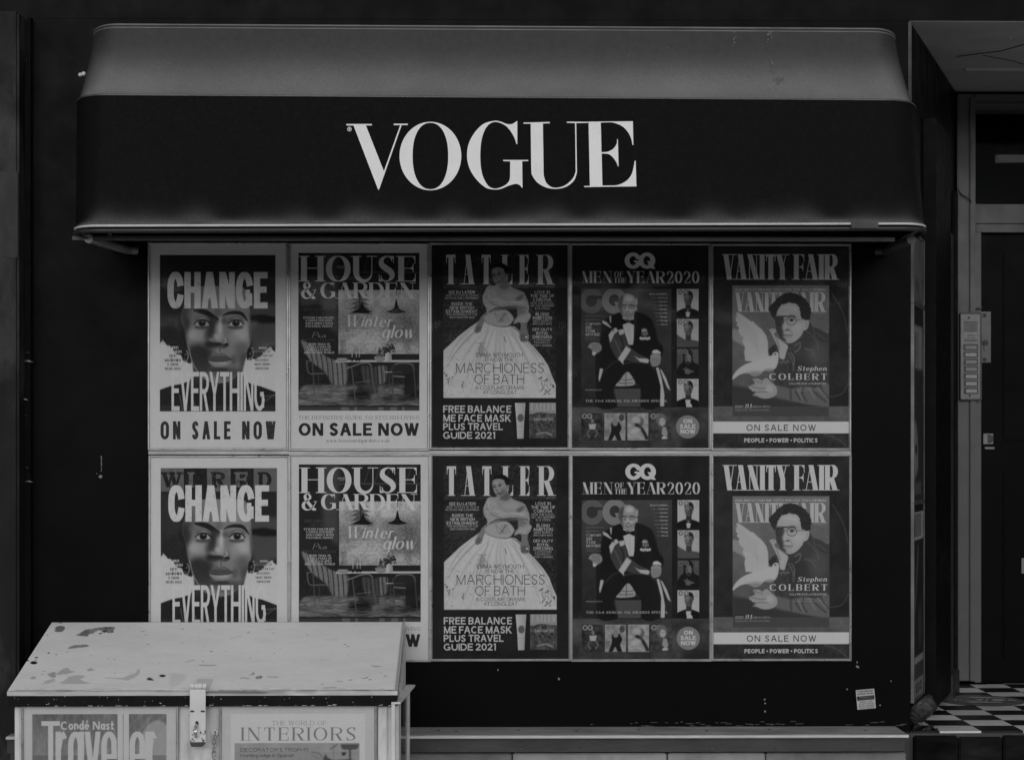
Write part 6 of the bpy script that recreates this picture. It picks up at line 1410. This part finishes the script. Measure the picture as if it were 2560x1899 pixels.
# lid
ld = bpy.data.objects.new('lid', None)
def lidp(x, y, h=0): f = (y - YF) / (YK - YF); return Vector((x, y, ZF + (ZKb - ZF) * f + h))
def lid_from_px(px, py):      # point of the lid plane seen at px, py
    y = -.4
    for _ in range(12):
        p = P3(px, py, y); f = (p.z - ZF) / (ZKb - ZF)
        y = YF + f * (YK - YF) if False else y - ((lidp(0, y).z - p.z) / ((ZKb - ZF) / (YK - YF) - (p.z - CAMZ) / (y + D)))
    return P3(px, py, y)
cv_ = Canvas(0, 0, 1000, 640, 1.1, 160, 77)
cv_.tex(0, 0, 1000, 640, 9, (140, 50, 14, 4), (.3, .3, .2, .2), ax=2)
def U6(X, Y, ox=0):
    px, py = (ox + X / 3.977) * .4, (1520 + Y / 3.977) * .4; p = lid_from_px(px, py)
    return ((p.x - bx0) / (bx1 - bx0) * 1000, 640 - (p.y - YF) / (YK - YF) * 640)
def chip(P, v, ox=0, soft=.6, op=1, smooth=3, jit=2.0):
    Q = np.array([U6(x, y, ox) for x, y in P]); Q = spl(Q, 4, True) if smooth else Q
    Q = Q + cv_.rng.normal(0, jit, Q.shape); cv_.poly(Q, v, soft=soft, op=op)
chip([(560, 178), (635, 175), (628, 222), (552, 228)], 84, jit=1); chip([(770, 262), (800, 240), (840, 215), (900, 200), (920, 215), (890, 255), (858, 278), (820, 270)], 82); chip([(890, 205), (1000, 185), (1100, 178), (1128, 180), (1120, 235), (1060, 232), (980, 215), (920, 245), (900, 250)], 96)
for _ in range(26): x, y = cv_.rng.uniform(990, 1130), cv_.rng.uniform(180, 245); chip([(x, y), (x + 14, y - 4), (x + 10, y + 9)], 26, jit=1.5, smooth=0)
chip([(680, 392), (705, 372), (760, 360), (840, 358), (888, 365), (850, 380), (790, 384), (720, 396)], 98)
for x, y, rx, ry, v in ((336, 536, 33, 15, 16), (362, 484, 15, 6, 18), (277, 515, 12, 6, 18), (357, 508, 7, 5, 30), (484, 439, 9, 6, 24), (559, 455, 6, 4, 40), (1615, 666, 30, 12, 16), (1485, 697, 20, 9, 26), (672, 432, 5, 3, 60), (600, 140, 16, 5, 90), (1815, 200, 8, 4, 60), (2100, 425, 10, 4, 26)):
    q = [U6(x + rx * math.cos(a), y + ry * math.sin(a)) for a in np.linspace(0, 6.28, 20, endpoint=False)]; cv_.poly(np.array(q), v, soft=.5)
chip([(470, 655), (500, 635), (548, 630), (552, 675), (520, 685)], 118); chip([(560, 650), (600, 615), (680, 585), (700, 615), (755, 622), (680, 640), (610, 655)], 128); chip([(590, 740), (650, 700), (700, 675), (780, 660), (850, 672), (800, 700), (900, 740), (700, 745)], 134); chip([(420, 750), (470, 710), (550, 700), (520, 730)], 136)
chip([(300, 680), (330, 670), (360, 685), (320, 700)], 124); chip([(870, 605), (905, 590), (940, 605), (890, 620)], 124); chip([(1020, 690), (1100, 680), (1230, 680), (1330, 640), (1390, 590), (1400, 600), (1350, 670), (1260, 710), (1180, 695)], 138); chip([(1085, 625), (1250, 632), (1330, 625), (1250, 636)], 124); chip([(1700, 640), (1850, 660), (1800, 740), (1700, 770)], 140, op=.5, soft=4)
chip([(1460, 705), (1475, 688), (1520, 698), (1500, 712)], 40, jit=3)
for P, ox, v in (([(1980, 558), (2060, 562), (2150, 560)], 0, 92), ([(1840, 530), (1940, 508)], 0, 120), ([(1400, 228), (1440, 218)], 0, 110), ([(400, 690), (440, 685), (490, 695)], 500, 100), ([(490, 660), (530, 650), (525, 632)], 500, 96), ([(670, 676), (780, 678)], 500, 96), ([(560, 690), (580, 672), (610, 672), (590, 692), (560, 690)], 500, 60), ([(1710, 568), (1780, 575)], 500, 86), ([(1360, 722), (1420, 722)], 500, 110), ([(1610, 692), (1650, 688), (1665, 678)], 500, 92), ([(1480, 710), (1515, 704)], 500, 86), ([(1680, 706), (1700, 702)], 500, 60), ([(1230, 786), (1360, 782)], 500, 90), ([(300, 295), (420, 268)], 500, 140), ([(1700, 565), (1820, 570)], 500, 130), ([(1200, 500), (1300, 510)], 500, 146), ([(650, 210), (760, 190)], 500, 142)):
    cv_.line([U6(x, y, ox) for x, y in P], 5, v, soft=.8, smooth=4)
for _ in range(46):
    x, y, r = cv_.rng.uniform(10, 990), cv_.rng.uniform(15, 625), cv_.rng.uniform(.6, 2.6); cv_.ell(x, y, r * 1.6, r, cv_.rng.uniform(50, 125), soft=.4)
for _ in range(60):
    x, y, l = cv_.rng.uniform(0, 1000), cv_.rng.uniform(0, 640), cv_.rng.uniform(15, 80); cv_.line([(x, y), (x + l, y + cv_.rng.normal(0, 5))], cv_.rng.uniform(1, 5), cv_.rng.uniform(138, 152), soft=2, op=.5)
cv_.poly(jag([(0, 630), (250, 627), (500, 631), (750, 627), (1000, 630), (1000, 642), (0, 642)], 1.5, cv_.rng), 118, soft=2, op=.8); cv_.tex(0, 612, 1000, 640, 24, (10, 4), (.5, .5), ax=3)
for _ in range(22): x = cv_.rng.uniform(0, 1000); cv_.line([(x, 634), (x + cv_.rng.uniform(6, 50), 635)], 5, cv_.rng.uniform(70, 110), soft=1)
cv_.rect(0, 0, 1000, 3, 110); cv_.line([(996, 0), (996, 640)], 7, 110, soft=2)
lidmat = printed('chipped_lid_paint', cv_, .5, 1.15)
T = .014
b = bmesh.new(); uvl = b.loops.layers.uv.new('uv')
top = [b.verts.new(lidp(x, y)) for x, y in ((bx0, YF), (bx1, YF), (bx1, YK), (bx0, YK))]; bot = [b.verts.new(v.co - Vector((0, 0, T))) for v in top]
f = b.faces.new(top)
for l, u in zip(f.loops, ((0, 0), (1, 0), (1, 1), (0, 1))): l[uvl].uv = u
for i in range(4):
    g_ = b.faces.new((top[i], bot[i], bot[(i + 1) % 4], top[(i + 1) % 4]))
    for l, u in zip(g_.loops, ((i / 4, .01), (i / 4, 0), ((i + 1) / 4, 0), ((i + 1) / 4, .01))): l[uvl].uv = u
b.faces.new(bot[::-1])
lid = obj('lid', b, lidmat, ch)
zl = ZF - T
lip = mk('front_lip', 'band', lid, bx0 + .002, bx1 - .004, YF + .001, YF + .012, zl - .036, zl - .0005)
b = bmesh.new(); hexa(b, [lidp(bx1 - .014, YF + .013, -T - .034), lidp(bx1 - .002, YF + .013, -T - .034), lidp(bx1 - .002, YK, -T - .034), lidp(bx1 - .014, YK, -T - .034), lidp(bx1 - .014, YF + .013, -T), lidp(bx1 - .002, YF + .013, -T), lidp(bx1 - .002, YK, -T), lidp(bx1 - .014, YK, -T)]); obj('side_lip', b, 'band', lid)
# worn flecks along the lip
b = bmesh.new(); r2 = random.Random(8)
for k in range(70):
    x = r2.uniform(bx0 + .02, bx1 - .02); z = zl - (.0355 if r2.random() < .45 else r2.uniform(.001, .035)) + .001; w = r2.uniform(.002, .022) if z < zl - .03 else r2.uniform(.001, .005); h = r2.uniform(.0006, .002)
    b.faces.new([b.verts.new((x + dx, YF + .0002, z + dz)) for dx, dz in ((0, 0), (w, h * .3), (w * .8, h), (w * .2, h * 1.2))])
tag(obj('paint_flecks', b, 'cream', lid), kind='stuff')
# framed posters on the chest front
FY = -.812
for nm, art, r, lab in (('travel', 'travel', (236, 965, 1750, 2780, 0), 'framed travel magazine poster at left on the chest front'), ('interiors', 'interiors', (215, 965, 1735, 2780, 500), 'framed interiors magazine poster right of the hasp on the chest front')):
    x0 = XX((r[4] + r[0] / 3.977) * .4, FY - .012); x1 = XX((r[4] + r[2] / 3.977) * .4, FY - .012); z1 = ZZ((1520 + r[1] / 3.977) * .4, FY - .012); z0 = z1 - (x1 - x0) / (r[2] - r[0]) * (3240 - 965)
    k = (z1 - (GZ + .04)) / (z1 - z0)
    t = thing('chest_poster', ((x0 + x1) / 2, FY, GZ + .04), lab, 'poster', 'framed posters on the chest')
    zb_ = GZ + .04
    rails(t, x0 - .009, x1 + .009, zb_, z1 + .009, FY - .001, w=.0095, d=.016)
    s = sheet('printed_sheet', [(x0, FY - .006, zb_ + .01), (x1, FY - .006, zb_ + .01), (x1, FY - .006, z1), (x0, FY - .006, z1)], ARTM[art], t, 8, 8, .001)
    for l in s.data.uv_layers[0].data: l.uv.y = 1 - (1 - l.uv.y) * k
    sheet('glazing', [(x0, FY - .0095, zb_ + .01), (x1, FY - .0095, zb_ + .01), (x1, FY - .0095, z1), (x0, FY - .0095, z1)], M['glaze'], t)
# side frame on the right flank
sfr = thing('side_frame', P3(400, 760, -.5), 'narrow pale framed panel hung on the right flank of the chest', 'frame')
def sp(f, z, o=0.0): a = P3(391.5, 703, YF); c = P3(406.6, 685.6, -.30); return Vector((a.x + (c.x - a.x) * f + o, YF + (-.30 - YF) * f, z))
zt = ZZ(703, YF)
def sbox(f0, f1, z0, z1, t=.012): b = bmesh.new(); hexa(b, [sp(f0, z0), sp(f0, z0, t), sp(f1, z0, t), sp(f1, z0), sp(f0, z1), sp(f0, z1, t), sp(f1, z1, t), sp(f1, z1)]); return b
for a in ((0, .1, GZ, zt), (.93, 1, GZ, zt), (.101, .929, zt - .02, zt), (.101, .929, GZ, GZ + .03)): obj('frame_rail', sbox(*a), 'creamside', sfr)
obj('top_ledge', sbox(-.01, 1.01, zt + .001, zt + .007, .03), 'cream', sfr)
obj('side_pane', sbox(.101, .929, GZ + .031, zt - .021, .006), 'window', sfr)
# hasp
hp = thing('hasp_tmp', (0, 0, 0), None, None); bpy.data.objects.remove(hp)
def H8(X, Y, y): return P3((440 + X / 6.9125) * .4, (1660 + Y / 6.9125) * .4, y)
hs = obj('hasp', (lambda b: (box(b, H8(240, 0, -.86).x, H8(512, 0, -.86).x, -.862, -.858, H8(0, 1340, -.86).z, H8(0, 425, -.86).z, bev=.0015), b)[1])(bmesh.new()), 'cream', ch)
b = bmesh.new(); P = [H8(X, Y, -.8602) for X, Y in ((240, 1335), (512, 1335), (500, 1370), (450, 1415), (270, 1415), (250, 1370))]
vf = [b.verts.new((p.x, -.862, p.z)) for p in P]; vb = [b.verts.new((p.x, -.858, p.z)) for p in P]; b.faces.new(vf); b.faces.new(vb[::-1])
for i in range(6): b.faces.new((vf[i], vb[i], vb[(i + 1) % 6], vf[(i + 1) % 6]))
obj('worn_tip', b, 'rust', hs)
kz = H8(0, 372, -.86).z; cyl(b := bmesh.new(), (H8(248, 0, -.86).x, -.853, kz), (H8(525, 0, -.86).x, -.853, kz), .0105, 14); obj('hinge_knuckle', b, 'cream', hs, False)
for X in (310, 450): cyl(b := bmesh.new(), (H8(X, 0, -.86).x, -.853, kz), (H8(X + 6, 0, -.86).x, -.853, kz), .0108, 14); obj('knuckle_gap', b, 'rust', hs)
b = bmesh.new(); xa, xb = H8(285, 0, -.86).x, H8(545, 0, -.86).x; hexa(b, [lidp(xa, -.842, .001), lidp(xb, -.842, .001), lidp(xb, -.72, .001), lidp(xa, -.72, .001), lidp(xa, -.842, .005), lidp(xb, -.842, .005), lidp(xb, -.72, .005), lidp(xa, -.72, .005)]); obj('hinge_leaf', b, 'cream', hs)
for X0, X1 in ((245, 318), (425, 500)): p = H8((X0 + X1) / 2, 803, -.8622); b = bmesh.new(); bmesh.ops.create_cone(b, cap_ends=True, segments=16, radius1=1, radius2=1, depth=.001, matrix=Matrix.Translation(p) @ Matrix.Scale(.0075, 4, (1, 0, 0)) @ Matrix.Scale(.0035, 4, (0, 0, 1)) @ Matrix.Rotation(math.pi / 2, 4, 'X')); obj('slot', b, 'rust', hs)
p = H8(362, 1015, -.8622); b = bmesh.new(); bmesh.ops.create_cone(b, cap_ends=True, segments=16, radius1=1, radius2=1, depth=.001, matrix=Matrix.Translation(p) @ Matrix.Scale(.006, 4, (1, 0, 0)) @ Matrix.Scale(.009, 4, (0, 0, 1)) @ Matrix.Rotation(math.pi / 2, 4, 'X')); obj('slot', b, 'dark', hs)
a, c = H8(360, 1030, -.86), H8(352, 1240, -.86); mid = (a + c) / 2; hz = (a.z - c.z) / 2
obj('staple', tube(bmesh.new(), [Vector((mid.x, -.858 - .03 * math.sin(t), mid.z + hz * math.cos(t))) for t in np.linspace(0, math.pi, 14)], .0055, 10), 'chrome', hs, True)
rr = random.Random(2); b = bmesh.new()
for k in range(16):
    p = H8(rr.choice([rr.uniform(420, 505), rr.uniform(240, 505)]), rr.uniform(1120, 1330), -.8624); q = [(p.x + rr.uniform(.001, .005) * math.cos(t), -.8623, p.z + rr.uniform(.001, .004) * math.sin(t)) for t in np.linspace(0, 6.28, 7)[:-1]]; b.faces.new([b.verts.new(v) for v in q])
tag(obj('bare_patches', b, 'rust', hs), kind='stuff')
# eye and chain
cn_ = thing('chain', H8(675, 1180, -.83), 'short steel chain hanging from an eye beside the hasp', 'chain')
b = bmesh.new(); p = H8(675, 1175, -.812); bmesh.ops.create_uvsphere(b, u_segments=14, v_segments=10, radius=.014, matrix=Matrix.Translation(p)); obj('eye_boss', b, 'cream', cn_, True)
z = H8(0, 1225, -.83).z; x = H8(672, 0, -.83).x
for k in range(14):
    L_, Wd_ = .0155, .006; zz_ = z - k * .0205; xx_ = x - .0009 * k - .002 * math.sin(k); b = bmesh.new()
    if zz_ < GZ + .03: break
    pts = [Vector((Wd_ * math.sin(t), 0, L_ * .78 * math.cos(t) + math.copysign(.003, math.cos(t)))) for t in np.linspace(0, 2 * math.pi, 16, endpoint=False)]
    ang = .35 if k % 2 else 1.2
    tube(b, [Vector((xx_, -.83, zz_)) + Matrix.Rotation(ang, 3, 'Z') @ q for q in pts], .0021, 6, True); obj('link', b, 'chrome', cn_, True)
